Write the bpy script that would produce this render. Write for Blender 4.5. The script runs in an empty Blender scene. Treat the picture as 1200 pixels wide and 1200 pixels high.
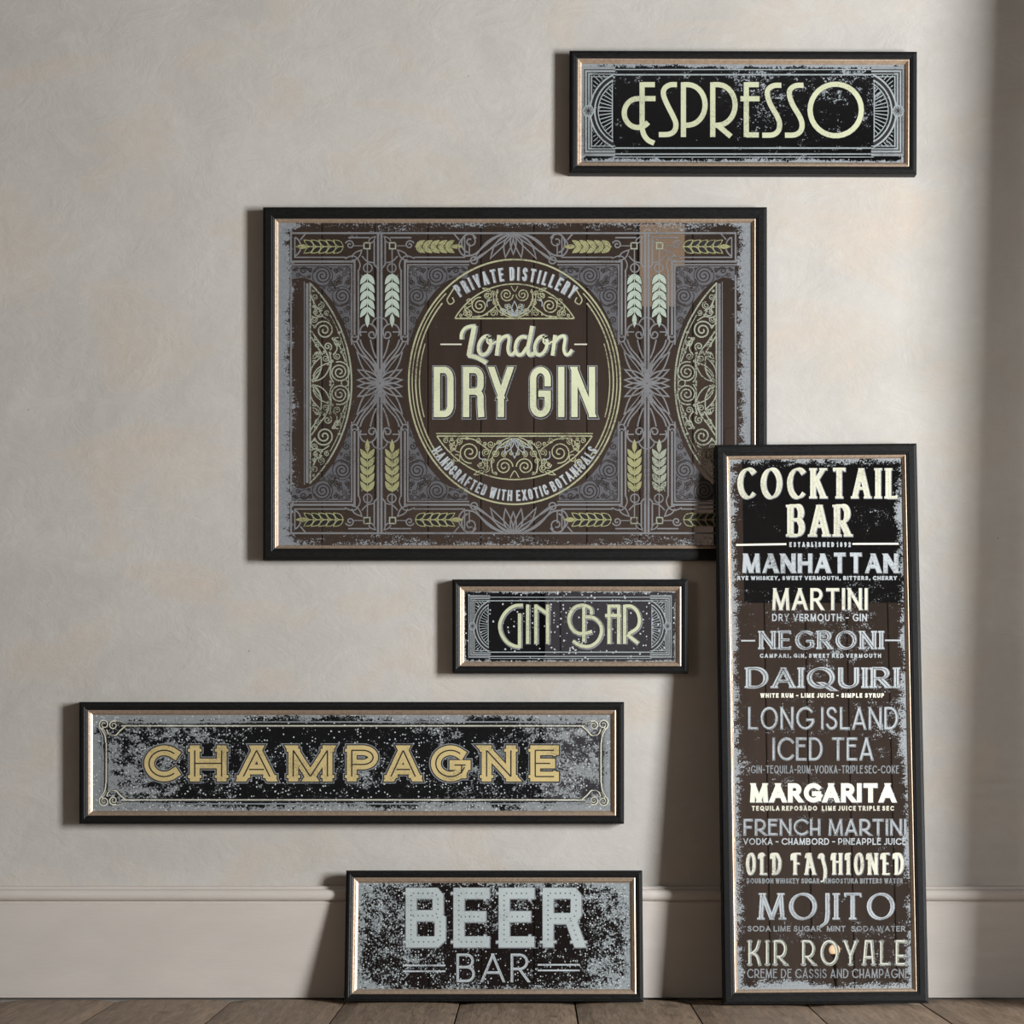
import bpy, bmesh, math, random
from mathutils import Vector, Matrix
random.seed(7)
SC = bpy.context.scene
COL = SC.collection
R = math.radians

# ------------------------------------------------------------------ camera, light, exposure
FPX = 2360.0                      # focal length in pixels of the 1200 px frame
CAM = Vector((0.0, -4.0, 0.4915))
CX, CY = 625.0, 880.0             # optical centre (the lens is shifted upwards)
cd = bpy.data.cameras.new('camera')
cd.lens = FPX / 1200 * 36
cd.sensor_width = 36
cd.shift_x = (600 - CX) / 1200
cd.shift_y = (CY - 600) / 1200
cam = bpy.data.objects.new('camera', cd)
cam.location = CAM
cam.rotation_euler = (R(90), 0, 0)
COL.objects.link(cam)
SC.camera = cam
SC.view_settings.view_transform = 'Standard'
SC.view_settings.look = 'None'
SC.view_settings.gamma = 1
SC.view_settings.use_curve_mapping = False
SC.view_settings.exposure = 0.0

w = bpy.data.worlds.new('world')
SC.world = w
w.use_nodes = True
w.node_tree.nodes['Background'].inputs[0].default_value = (0.75, 0.85, 1.0, 1)
w.node_tree.nodes['Background'].inputs[1].default_value = 0.6

WX, WY, WZ = 3.2, -2.2, 1.14     # centre of the window in the right-hand wall
WW, WH = 0.74, 1.50
ld = bpy.data.lights.new('window_daylight', 'AREA')
ld.shape = 'RECTANGLE'
ld.size = WH
ld.size_y = WW
ld.energy = 386
ld.color = (0.962, 0.985, 1.0)
lo = bpy.data.objects.new('window_daylight', ld)
lo.location = (WX + 0.02, WY, WZ)
lo.rotation_euler = (0, R(90), 0)
COL.objects.link(lo)
# added fill light, weak and warm, at an unseen opening in the left-hand wall
fd = bpy.data.lights.new('added_fill_light', 'AREA')
fd.shape = 'RECTANGLE'
fd.size = 1.5
fd.size_y = 1.5
fd.energy = 17
fd.color = (1.0, 0.84, 0.68)
fo = bpy.data.objects.new('added_fill_light', fd)
fo.location = (-2.78, -3.1, 1.6)
fo.rotation_euler = (0, R(-90), 0)
COL.objects.link(fo)


# ------------------------------------------------------------------ helpers
def lin(c):
    c /= 255.0
    return c / 12.92 if c <= 0.04045 else ((c + 0.055) / 1.055) ** 2.4


def S(r, g, b, k=1.0):
    return (lin(r) * k, lin(g) * k, lin(b) * k, 1)


class NT:
    """small node-tree writer"""
    def __init__(self, name):
        self.m = bpy.data.materials.new(name)
        self.m.use_nodes = True
        self.t = self.m.node_tree
        self.n = self.t.nodes
        self.bsdf = self.n['Principled BSDF']
        self.out = self.n['Material Output']

    def node(self, typ, ins=None, **props):
        nd = self.n.new(typ)
        for k, v in props.items():
            setattr(nd, k, v)
        for k, v in (ins or {}).items():
            self.put(nd.inputs[k], v)
        return nd

    def put(self, sock, v):
        if isinstance(v, bpy.types.NodeSocket):
            self.t.links.new(v, sock)
        else:
            sock.default_value = v

    def math(self, op, a, b=None, c=None, clamp=False):
        nd = self.n.new('ShaderNodeMath')
        nd.operation = op
        nd.use_clamp = clamp
        self.put(nd.inputs[0], a)
        if b is not None:
            self.put(nd.inputs[1], b)
        if c is not None:
            self.put(nd.inputs[2], c)
        return nd.outputs[0]

    def rng(self, v, a, b, c=0.0, d=1.0):
        nd = self.n.new('ShaderNodeMapRange')
        for i, x in enumerate((v, a, b, c, d)):
            self.put(nd.inputs[i], x)
        return nd.outputs[0]

    def mix(self, f, a, b):
        nd = self.n.new('ShaderNodeMix')
        nd.data_type = 'RGBA'
        self.put(nd.inputs['Factor'], f)
        self.put(nd.inputs[6], a)
        self.put(nd.inputs[7], b)
        return nd.outputs[2]

    def coords(self, scale=(1, 1, 1), loc=(0, 0, 0)):
        tc = self.n.new('ShaderNodeTexCoord')
        mp = self.node('ShaderNodeMapping', {'Vector': tc.outputs['Object'], 'Scale': scale, 'Location': loc})
        return mp.outputs[0]

    def noise(self, vec, scale, detail=4, rough=0.55, dist=0.0):
        return self.node('ShaderNodeTexNoise', {'Vector': vec, 'Scale': scale, 'Detail': detail,
                                                'Roughness': rough, 'Distortion': dist}).outputs['Fac']

    def bump(self, h, strength, distance=0.002):
        b = self.node('ShaderNodeBump', {'Height': h, 'Strength': strength, 'Distance': distance})
        self.t.links.new(b.outputs[0], self.bsdf.inputs['Normal'])

    def set(self, **kw):
        for k, v in kw.items():
            self.put(self.bsdf.inputs[k.replace('_', ' ')], v)


def plain(name, col, rough=0.6, metal=0.0, spec=0.4):
    t = NT(name)
    t.set(Base_Color=col, Roughness=rough, Metallic=metal)
    t.bsdf.inputs['Specular IOR Level'].default_value = spec
    return t.m


def link(name, me, parent=None, kind=None):
    o = bpy.data.objects.new(name, me)
    COL.objects.link(o)
    if parent:
        o.parent = parent
    if kind:
        o['kind'] = kind
    return o


def mesh(name, verts, faces, mats, parent=None, kind=None, idx=None, smooth=False):
    me = bpy.data.meshes.new(name)
    me.from_pydata([tuple(v) for v in verts], [], faces)
    for m in (mats if isinstance(mats, (list, tuple)) else [mats]):
        me.materials.append(m)
    if idx:
        for p, i in zip(me.polygons, idx):
            p.material_index = i
    if smooth:
        for p in me.polygons:
            p.use_smooth = True
    me.update()
    return link(name, me, parent, kind)


def box_vf(x0, x1, y0, y1, z0, z1, base=0):
    v = [(x0, y0, z0), (x1, y0, z0), (x1, y1, z0), (x0, y1, z0), (x0, y0, z1), (x1, y0, z1), (x1, y1, z1), (x0, y1, z1)]
    f = [(0, 3, 2, 1), (4, 5, 6, 7), (0, 1, 5, 4), (1, 2, 6, 5), (2, 3, 7, 6), (3, 0, 4, 7)]
    return v, [tuple(i + base for i in q) for q in f]


def boxes(name, lst, mat, parent=None, kind=None, bevel=0.0):
    V, F = [], []
    for b in lst:
        v, f = box_vf(*b, base=len(V))
        V += v
        F += f
    o = mesh(name, V, F, mat, parent, kind)
    if bevel:
        md = o.modifiers.new('bevel', 'BEVEL')
        md.width = bevel
        md.segments = 2
    return o


# ------------------------------------------------------------------ materials of the room
def wall_material():
    t = NT('limewashed_plaster')
    v = t.coords()
    v2 = t.coords((1.0, 1, 1.6), (3.1, 0, 1.7))
    big = t.noise(v, 2.6, 5, 0.6, 0.4)
    pea = t.noise(v2, 3.6, 5, 0.62, 0.6)
    fine = t.noise(v, 38, 5, 0.65)
    vein = t.noise(v2, 9.0, 6, 0.7, 0.9)
    base = t.mix(t.rng(big, 0.36, 0.64), S(174, 170, 164), S(185, 181, 175))
    base = t.mix(t.math('MULTIPLY', t.rng(pea, 0.50, 0.68), 0.6), base, S(187, 173, 158))
    base = t.mix(t.math('MULTIPLY', t.rng(vein, 0.54, 0.72), 0.45), base, S(190, 187, 181))
    base = t.mix(t.math('MULTIPLY', t.rng(fine, 0.35, 0.7), 0.14), base, S(150, 143, 134))
    # fine pits
    vo = t.node('ShaderNodeTexVoronoi', {'Vector': v, 'Scale': 16.0, 'Randomness': 1.0})
    sel = t.node('ShaderNodeSeparateColor', {'Color': vo.outputs['Color']})
    pit = t.math('MULTIPLY', t.math('LESS_THAN', vo.outputs['Distance'], 0.028),
                 t.math('GREATER_THAN', sel.outputs[0], 0.72))
    base = t.mix(t.math('MULTIPLY', pit, 0.55), base, S(110, 100, 92))
    t.set(Base_Color=base, Roughness=0.92)
    t.bsdf.inputs['Specular IOR Level'].default_value = 0.15
    h = t.math('ADD', t.math('MULTIPLY', fine, 0.35), t.math('ADD', t.math('MULTIPLY', vein, 1.1),
               t.math('MULTIPLY', t.noise(v, 160, 3, 0.6), 0.12)))
    h = t.math('SUBTRACT', h, t.math('MULTIPLY', pit, 0.3))
    t.bump(h, 0.35, 0.0045)
    return t.m


def paint_material():
    t = NT('skirting_paint')
    v = t.coords((1, 1, 3))
    n = t.noise(v, 4.0, 5, 0.6, 0.3)
    f = t.noise(t.coords((1, 1, 9)), 40, 4, 0.6)
    c = t.mix(t.rng(n, 0.35, 0.65), S(186, 178, 170), S(193, 185, 177))
    c = t.mix(t.math('MULTIPLY', t.rng(f, 0.4, 0.7), 0.18), c, S(176, 166, 157))
    t.set(Base_Color=c, Roughness=0.55)
    t.bsdf.inputs['Specular IOR Level'].default_value = 0.3
    t.bump(f, 0.12, 0.002)
    return t.m


def plank_material(i):
    t = NT('oak_board')
    tone = random.uniform(0.88, 1.12)
    v = t.coords((11, 1.3, 11), (random.uniform(0, 9), random.uniform(0, 9), 0))
    g = t.noise(v, 5.5, 7, 0.65, 1.2)
    g2 = t.noise(t.coords((3, 1.2, 3), (i * 1.7, 0, 0)), 6, 5, 0.6, 0.8)
    fine = t.noise(t.coords((90, 5, 90), (i * 2.3, 0, 0)), 4, 5, 0.7)
    c = t.mix(t.rng(g, 0.3, 0.7), S(98, 80, 64, tone), S(146, 126, 106, tone))
    c = t.mix(t.math('MULTIPLY', t.rng(g2, 0.45, 0.7), 0.6), c, S(118, 104, 91, tone))
    c = t.mix(t.math('MULTIPLY', t.rng(fine, 0.5, 0.72), 0.45), c, S(66, 52, 41))
    kn = t.noise(t.coords((2.2, 2.2, 1), (i * 3.1, i, 0)), 5, 2, 0.5)
    c = t.mix(t.math('MULTIPLY', t.rng(kn, 0.62, 0.72), 0.5), c, S(74, 58, 46))
    t.set(Base_Color=c, Roughness=0.62)
    t.bsdf.inputs['Specular IOR Level'].default_value = 0.3
    t.bump(t.math('ADD', fine, t.math('MULTIPLY', g, 0.6)), 0.35, 0.002)
    return t.m


M_wall = wall_material()
M_paint = paint_material()
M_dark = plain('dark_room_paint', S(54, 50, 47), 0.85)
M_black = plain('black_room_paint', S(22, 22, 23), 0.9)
M_sub = plain('dark_subfloor', S(24, 20, 17), 0.9)
M_brown = None


def panel_material():
    t = NT('brown_timber_panelling')
    v = t.coords((1, 1, 0.12))
    n = t.noise(v, 9, 5, 0.6, 0.4)
    c = t.mix(t.rng(n, 0.3, 0.7), S(72, 58, 49), S(88, 71, 61))
    t.set(Base_Color=c, Roughness=0.7)
    return t.m


M_brown = panel_material()

# ------------------------------------------------------------------ room shell
XL, XR, YF, ZC = -2.8, 3.2, -6.4, 3.35
boxes('wall_back', [(XL - .15, XR + .15, 0.0, 0.15, -0.05, ZC)], M_wall, kind='structure')
# right-hand wall with the window opening
y0, y1, z0, z1 = WY - WW / 2, WY + WW / 2, WZ - WH / 2, WZ + WH / 2
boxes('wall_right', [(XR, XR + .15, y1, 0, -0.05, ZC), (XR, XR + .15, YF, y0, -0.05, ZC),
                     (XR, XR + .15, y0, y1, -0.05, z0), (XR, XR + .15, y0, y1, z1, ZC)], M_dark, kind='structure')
boxes('window_1', [(XR + .06, XR + .10, y0, y0 + .03, z0, z1), (XR + .06, XR + .10, y1 - .03, y1, z0, z1),
                   (XR + .06, XR + .10, y0, y1, z0, z0 + .03), (XR + .06, XR + .10, y0, y1, z1 - .03, z1)],
      M_paint, kind='structure')
fy0, fy1, fz0, fz1 = -3.85, -2.35, 0.85, 2.35  # opening and frame added only to house the fill light
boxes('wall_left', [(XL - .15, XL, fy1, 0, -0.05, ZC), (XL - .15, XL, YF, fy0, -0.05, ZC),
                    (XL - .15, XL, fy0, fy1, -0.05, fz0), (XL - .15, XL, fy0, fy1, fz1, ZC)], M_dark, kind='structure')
boxes('added_fill_frame', [(XL - .10, XL - .06, fy0, fy0 + .04, fz0, fz1), (XL - .10, XL - .06, fy1 - .04, fy1, fz0, fz1),
                   (XL - .10, XL - .06, fy0, fy1, fz0, fz0 + .04), (XL - .10, XL - .06, fy0, fy1, fz1 - .04, fz1)],
      M_paint, kind='structure')
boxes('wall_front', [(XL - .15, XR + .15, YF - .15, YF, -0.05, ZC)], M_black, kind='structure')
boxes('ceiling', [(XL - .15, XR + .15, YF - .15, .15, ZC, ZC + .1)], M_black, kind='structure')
# timber panelling on the wall behind the camera, seen only in the mirrors
lst = []
x = -1.9
while x < 1.02:
    lst.append((x, x + .268, YF + .003, YF + .028, 1.42, 3.34))
    x += .272
x = 0.98
while x < 2.3:
    lst.append((x, x + .208, YF + .003, YF + .032, 0.02, 2.15))
    x += .212
boxes('trim_3', [(.545, .775, YF + .03, YF + .05, 2.77, 3.19)], plain('pale_buff_board', S(196, 170, 146), .8), kind='structure')
boxes('door_1', [(.06, .95, YF + .002, YF + .04, 0.02, 1.39), (.14, .87, YF + .04, YF + .048, .12, .66), (.14, .87, YF + .04, YF + .048, .74, 1.3)],
      plain('dark_grey_door_paint', S(84, 80, 84), .7), kind='structure', bevel=.003)
boxes('trim_1', lst, M_brown, kind='structure', bevel=.004)

# floor: wide boards running towards the viewer, slightly bowed ends, dark gaps
xs0 = [(-4) * .2262 + .0]
mats, V, F, I = [], [], [], []
edges = [(140 - CX) / 590 + k * (133.3 / 590) for k in range(-9, 17)]
for i in range(len(edges) - 1):
    a, b = edges[i] + .0016, edges[i + 1] - .0016
    mats.append(plank_material(i))
    n = 8
    hgt = random.uniform(-.0012, .0012)
    base = len(V)
    for k in range(n + 1):
        u = k / n
        xx = a + (b - a) * u
        crown = .0022 * (1 - (2 * u - 1) ** 2) + hgt - (.002 if k in (0, n) else 0)
        for yy in (YF + .02, -.0190):
            V.append((xx, yy, crown - .0022))
        for yy in (YF + .02, -.0190):
            V.append((xx, yy, -.03))
    for k in range(n):
        p = base + 4 * k
        F += [(p, p + 4, p + 5, p + 1), (p + 1, p + 5, p + 7, p + 3), (p + 2, p + 3, p + 7, p + 6), (p, p + 2, p + 6, p + 4)]
        I += [i] * 4
    p = base
    F.append((p, p + 1, p + 3, p + 2)); I.append(i)
    p = base + 4 * n
    F.append((p, p + 2, p + 3, p + 1)); I.append(i)
base = len(V)
v, f = box_vf(XL - .1, XR + .1, YF, -.001, -.05, -.02, base)
V += v
F += f
mats.append(M_sub)
I += [len(mats) - 1] * 6
mesh('floor', V, F, mats, kind='structure', idx=I)


# skirting board: moulded profile extruded along the wall
def baseboard(name, xa, xb):
    prof = [(0, .0035), (.0175, .0035), (.0178, .187), (.0182, .1905), (.0165, .1925)]
    for k in range(0, 11):        # the bead
        a = R(-80 + k * 17)
        prof.append((.0125 + .0098 * math.cos(a), .2055 + .0115 * math.sin(a)))
    prof += [(.0095, .2185), (.0095, .2215), (.006, .2235), (0, .2238)]
    V = [(xa, -p, z) for p, z in prof] + [(xb, -p, z) for p, z in prof]
    n = len(prof)
    F = [(i, i + 1, n + i + 1, n + i) for i in range(n - 1)]
    F += [tuple(range(n))[::-1], tuple(range(n, 2 * n))]
    return mesh(name, V, F, M_paint, kind='structure')


baseboard('baseboard_back', XL, 1.248)
# unseen slatted blocker added just out of view to half shade the wall's edge
lst = []
z = .004
while z < 3.3:
    dep = .43 - .035 * z
    op = .27 - .05 * min(z, 2.2)
    lst.append((1.25, 1.258, -dep, -.001, z, z + .028 * (1 - op)))
    z += .028
lst += [(1.2505, 1.2575, -.03, -.0005, .003, 3.34), (1.2505, 1.2575, -.335, -.31, .003, 3.34)]
boxes('added_shade_slats', lst, M_wall, kind='structure')

# ------------------------------------------------------------------ sign materials
AL = 0.95                                        # lit wall level -> albedo


def foil(name, rgb, wear=0.35, wearcol=(52, 50, 48), rough=0.45, metal=0.0, scale=420):
    t = NT(name)
    v = t.coords((1, 1, 1), (random.uniform(0, 5), 0, random.uniform(0, 5)))
    n = t.noise(v, scale, 5, 0.7)
    b = t.noise(v, 14, 4, 0.6)
    f = t.math('ADD', n, t.math('MULTIPLY', t.math('SUBTRACT', b, 0.5), 0.5))
    c = t.mix(t.math('MULTIPLY', t.rng(b, 0.35, 0.65), 0.35), S(*rgb, AL), S(*[x * .86 for x in rgb], AL))
    c = t.mix(t.math('MULTIPLY', t.rng(f, 0.60 - .1 * wear, 0.66 - .1 * wear), min(1, wear * 1.6)), c, S(*wearcol))
    t.set(Base_Color=c, Roughness=rough, Metallic=metal)
    t.bsdf.inputs['Specular IOR Level'].default_value = 0.35
    return t.m


M_frame = None


def frame_material():
    t = NT('black_grained_moulding')
    v = t.coords((1, 1, 1))
    n = t.noise(t.coords((18, 60, 60)), 6, 5, 0.7)
    f = t.noise(v, 300, 4, 0.7)
    c = t.mix(t.rng(n, 0.4, 0.7), S(14, 14, 14), S(24, 23, 23))
    c = t.mix(t.math('MULTIPLY', t.rng(f, 0.62, 0.74), 0.35), c, S(58, 57, 55))
    t.set(Base_Color=c, Roughness=t.rng(n, 0.3, 0.7, 0.42, 0.62))
    t.bsdf.inputs['Specular IOR Level'].default_value = 0.22
    t.bump(t.math('ADD', n, f), 0.25, 0.0008)
    return t.m


def gilt_material():
    t = NT('aged_champagne_gilt')
    n = t.noise(t.coords((3, 3, 3)), 60, 4, 0.6)
    c = t.mix(t.rng(n, 0.35, 0.65), S(176, 154, 132), S(198, 178, 158))
    t.set(Base_Color=c, Metallic=0.75, Roughness=0.46)
    return t.m


M_frame = frame_material()
M_gilt = gilt_material()
M_gap = plain('black_rebate', S(14, 13, 13), 0.8)
M_board = plain('brown_backing_board', S(92, 74, 58), 0.9)

G_PALE = foil('pale_khaki_foil', (192, 195, 163), 0.30, (70, 72, 64))
G_DRY = foil('pale_cream_foil', (204, 207, 174), 0.16, (52, 44, 38))
G_CHAMP = foil('aged_gold_foil', (196, 176, 124), 0.28, (60, 50, 36))
G_SILV = foil('silver_foil', (178, 184, 187), 0.38, (44, 42, 41))
G_SILVD = foil('dull_silver_foil', (132, 136, 139), 0.45, (40, 38, 37))
G_BEER = foil('frosted_silver_foil', (172, 180, 180), 0.22, (52, 55, 56))
G_WHITE = foil('cream_white_foil', (232, 230, 212), 0.08, (120, 116, 104))
G_CREAM = foil('cream_foil', (208, 206, 188), 0.3, (50, 46, 42))
G_GREY = foil('etched_grey_line', (119, 119, 121), 0.30, (48, 42, 39))
G_GREYF = foil('etched_grey_ground', (92, 92, 96), 0.35, (52, 47, 44))
G_LINE = foil('etched_pale_line', (156, 164, 166), 0.35, (46, 48, 50))
G_MOON = foil('pale_green_gold_line', (148, 153, 136), 0.6, (60, 54, 46))
G_MED = foil('pale_gold_line', (166, 167, 134), 0.5, (60, 54, 46))
G_WHEATS = foil('silver_green_wheat_foil', (168, 181, 168), 0.3, (80, 88, 76))
G_WHEATG = foil('gold_green_wheat_foil', (150, 149, 108), 0.5, (58, 52, 40))
G_DARK = plain('dark_engraved_line', S(26, 23, 22), 0.6)
G_BROWN = plain('dark_brown_engraved_line', S(40, 33, 29), 0.6)


def mirror_material(name, sx, sz, zc, edge=.02, eamt=.5, blotch=.6, fine=.9, bias=-.3, dots=0.0, dscale=240, stretch=(1, 1, 1),
                    silver=(150, 155, 158), tint=(.5, .5, .52), seed=0.0, haze=.012, bscale=9.0, left=0.0, ex=0.0, exw=.03, mid=55, dotc=(188, 193, 194)):
    """old mirror glass: dark reflecting silver, worn to grey where the silvering has gone"""
    t = NT(name)
    tc = t.node('ShaderNodeTexCoord').outputs['Object']
    sp = t.node('ShaderNodeSeparateXYZ', {'Vector': tc})
    dx = t.math('SUBTRACT', sx, t.math('ABSOLUTE', sp.outputs[0]))
    dz = t.math('SUBTRACT', sz, t.math('ABSOLUTE', t.math('SUBTRACT', sp.outputs[2], zc)))
    d = t.math('MINIMUM', dx, dz)
    e = t.rng(d, 0.0, edge, eamt, 0.0)
    if left:                                     # heavier loss at the two ends
        e = t.math('ADD', e, t.rng(dx, 0.0, sx * .42, left, 0.0))
    if ex:
        e = t.math('ADD', e, t.rng(dx, 0.0, exw, ex, 0.0))
    v = t.coords(stretch, (seed, seed * .37, seed * 1.3))
    v1 = t.coords((1, 1, 1), (seed * 2.1, seed, seed))
    nb = t.noise(v, bscale, 3, 0.55, 0.6)
    nm = t.noise(v, mid, 4, 0.62, 0.4)
    nf = t.noise(v1, 330, 3, 0.7)
    m = t.math('ADD', e, t.math('MULTIPLY', t.math('SUBTRACT', nb, .5), blotch * 3.2))
    m = t.math('ADD', m, t.math('MULTIPLY', t.math('SUBTRACT', nm, .5), blotch * 3.4))
    m = t.math('ADD', m, t.math('MULTIPLY', t.math('SUBTRACT', nf, .5), fine * 4))
    m = t.math('ADD', m, bias)
    mask = t.rng(m, -.06, .08)
    dm = 0.0
    if dots:
        wob = t.node('ShaderNodeTexNoise', {'Vector': v1, 'Scale': dscale * .8, 'Detail': 2})
        vw = t.node('ShaderNodeVectorMath', {0: wob.outputs['Color'], 1: (.004, .004, .004)}, operation='MULTIPLY')
        va = t.node('ShaderNodeVectorMath', {0: v1, 1: vw.outputs[0]}, operation='ADD')
        vo = t.node('ShaderNodeTexVoronoi', {'Vector': va.outputs[0], 'Scale': dscale, 'Randomness': 1.0})
        sel = t.node('ShaderNodeSeparateColor', {'Color': vo.outputs['Color']})
        dm = t.math('MULTIPLY', t.rng(vo.outputs['Distance'], .34, .24),
                    t.math('GREATER_THAN', t.math('ADD', sel.outputs[0], t.math('MULTIPLY', t.math('SUBTRACT', nb, .5), 1.0)), 1.0 - dots))
        mask = t.math('MAXIMUM', mask, dm)
    t.set(Base_Color=(*tint, 1), Metallic=1.0, Roughness=.01)
    grime = t.node('ShaderNodeBsdfPrincipled')
    tone = t.mix(t.rng(nf, .3, .7), S(*[c * .82 for c in silver], AL), S(*silver, AL))
    t.put(grime.inputs['Base Color'], tone)
    if dots:
        tone = t.mix(dm, tone, S(*dotc, AL))
        t.put(grime.inputs['Base Color'], tone)
    grime.inputs['Roughness'].default_value = .5
    veil = t.node('ShaderNodeBsdfDiffuse', {'Color': S(120, 118, 118)})
    mx0 = t.node('ShaderNodeMixShader', {0: haze, 1: t.bsdf.outputs[0], 2: veil.outputs[0]})
    mx = t.node('ShaderNodeMixShader', {0: mask, 1: mx0.outputs[0], 2: grime.outputs[0]})
    t.t.links.new(mx.outputs[0], t.out.inputs['Surface'])
    return t.m


# ------------------------------------------------------------------ framed sign
def ray(px, py):
    return Vector(((px - CX) / FPX, 1.0, (CY - py) / FPX))


class Sign:
    """A framed mirror. px corners of the outer frame are turned into real sizes on its own plane."""
    def __init__(self, name, label, cat, x0, x1, yt, yb, D, back_y, tilt, bw, sw, grp=None, roll=0.0, foot=None, rec=.008, bx=None):
        self.D = D
        self.dm = D - rec
        self.root = bpy.data.objects.new(name, None)
        COL.objects.link(self.root)
        self.root.empty_display_size = .05
        self.root['label'] = label
        self.root['category'] = cat
        self.root['group'] = grp or 'framed mirror signs'
        cxp = (x0 + x1) / 2
        rot = Matrix.Rotation(-tilt, 4, 'X') @ Matrix.Rotation(roll, 4, 'Y')
        if foot is None:           # hung flat on the wall: base from the bottom edge
            k = (-D + 4.0)
            z = CAM.z + ray(cxp, yb).z * k
            xx = ray(cxp, yb).x * k
            loc = Vector((xx, back_y, z))
        else:
            k = (foot - D + 4.0)
            loc = Vector((ray(bx or cxp, yb).x * k, foot, 0.0005 + abs(math.sin(roll)) * .2))
        self.M = Matrix.Translation(loc) @ rot
        self.root.matrix_world = self.M
        self.Mi = self.M.inverted()
        self.o = self.Mi @ CAM
        self.r3 = self.Mi.to_3x3()
        ym = (yt + yb) / 2
        self.hw = (self.P(x1, ym, D).x - self.P(x0, ym, D).x) / 2
        self.H = self.P(cxp - (roll * (yb - yt) * -.5), yt, D).z
        s = 1 / 590.0
        self.bw, self.sw = bw * s, sw * s
        self.frame()

    def P(self, px, py, depth=None, raw=False):
        """pixel -> local point on the plane that lies `depth` in front of the back"""
        d = self.r3 @ ray(px, py)
        dep = self.dm if depth is None else depth
        k = (-dep - self.o.y) / d.y
        return self.o + d * k

    def ring(self, name, prof, mat, label=None):
        """mitred moulding: prof = (distance in from the outer edge, height above the back)"""
        V, F = [], []
        n = len(prof)
        for sx, sz in ((-1, 0), (1, 0), (1, 1), (-1, 1)):
            for p, h in prof:
                V.append((sx * (self.hw - p), -h, p if sz == 0 else self.H - p))
        for c in range(4):
            d = (c + 1) % 4
            for i in range(n):
                j = (i + 1) % n
                F.append((c * n + i, d * n + i, d * n + j, c * n + j))
        o = mesh(name, V, F, mat, self.root)
        if label:
            o['label'] = label
        bm = bmesh.new()
        bm.from_mesh(o.data)
        bmesh.ops.recalc_face_normals(bm, faces=bm.faces)
        bm.to_mesh(o.data)
        bm.free()
        return o

    def frame(self):
        D, b, s = self.D, self.bw, self.sw
        self.ring('frame', [(0, 0), (0, D - .0035), (.0012, D - .0022), (.0035, D - .0018), (.0042, D - .0004), (.006, D),
                            (b - .0062, D), (b - .0045, D - .0012), (b - .003, D - .0012), (b, D - .0030), (b, .001), (b - .004, 0)], M_frame)
        g = D - .0030
        self.ring('gilt_slip', [(b, g - .005), (b, g + .0004), (b + s * .16, g + .0010), (b + s * .34, g + .0004), (b + s * .42, g - .0010),
                                (b + s * .56, g - .0010), (b + s * .96, self.dm + .0006), (b + s, self.dm), (b + s, self.dm - .001)], M_gilt,
                  'narrow champagne-gilt inner slip')
        b2 = b + s * .5
        v, f = box_vf(-self.hw + b * .5, self.hw - b * .5, -.006, -.0008, b * .5, self.H - b * .5)
        mesh('backing_board', v, f, M_board, self.root)

    def glass(self, **kw):
        b2 = self.bw + self.sw - .0006
        hw, z0, z1 = self.hw - b2, b2, self.H - b2
        m = mirror_material('antiqued_mirror', hw, (z1 - z0) / 2, (z0 + z1) / 2, **kw)
        v, f = box_vf(-hw, hw, -self.dm, -self.dm + .003, z0, z1)
        o = mesh('mirror_glass', v, f, m, self.root)
        o['label'] = 'dark foxed mirror glass'
        return o


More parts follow.
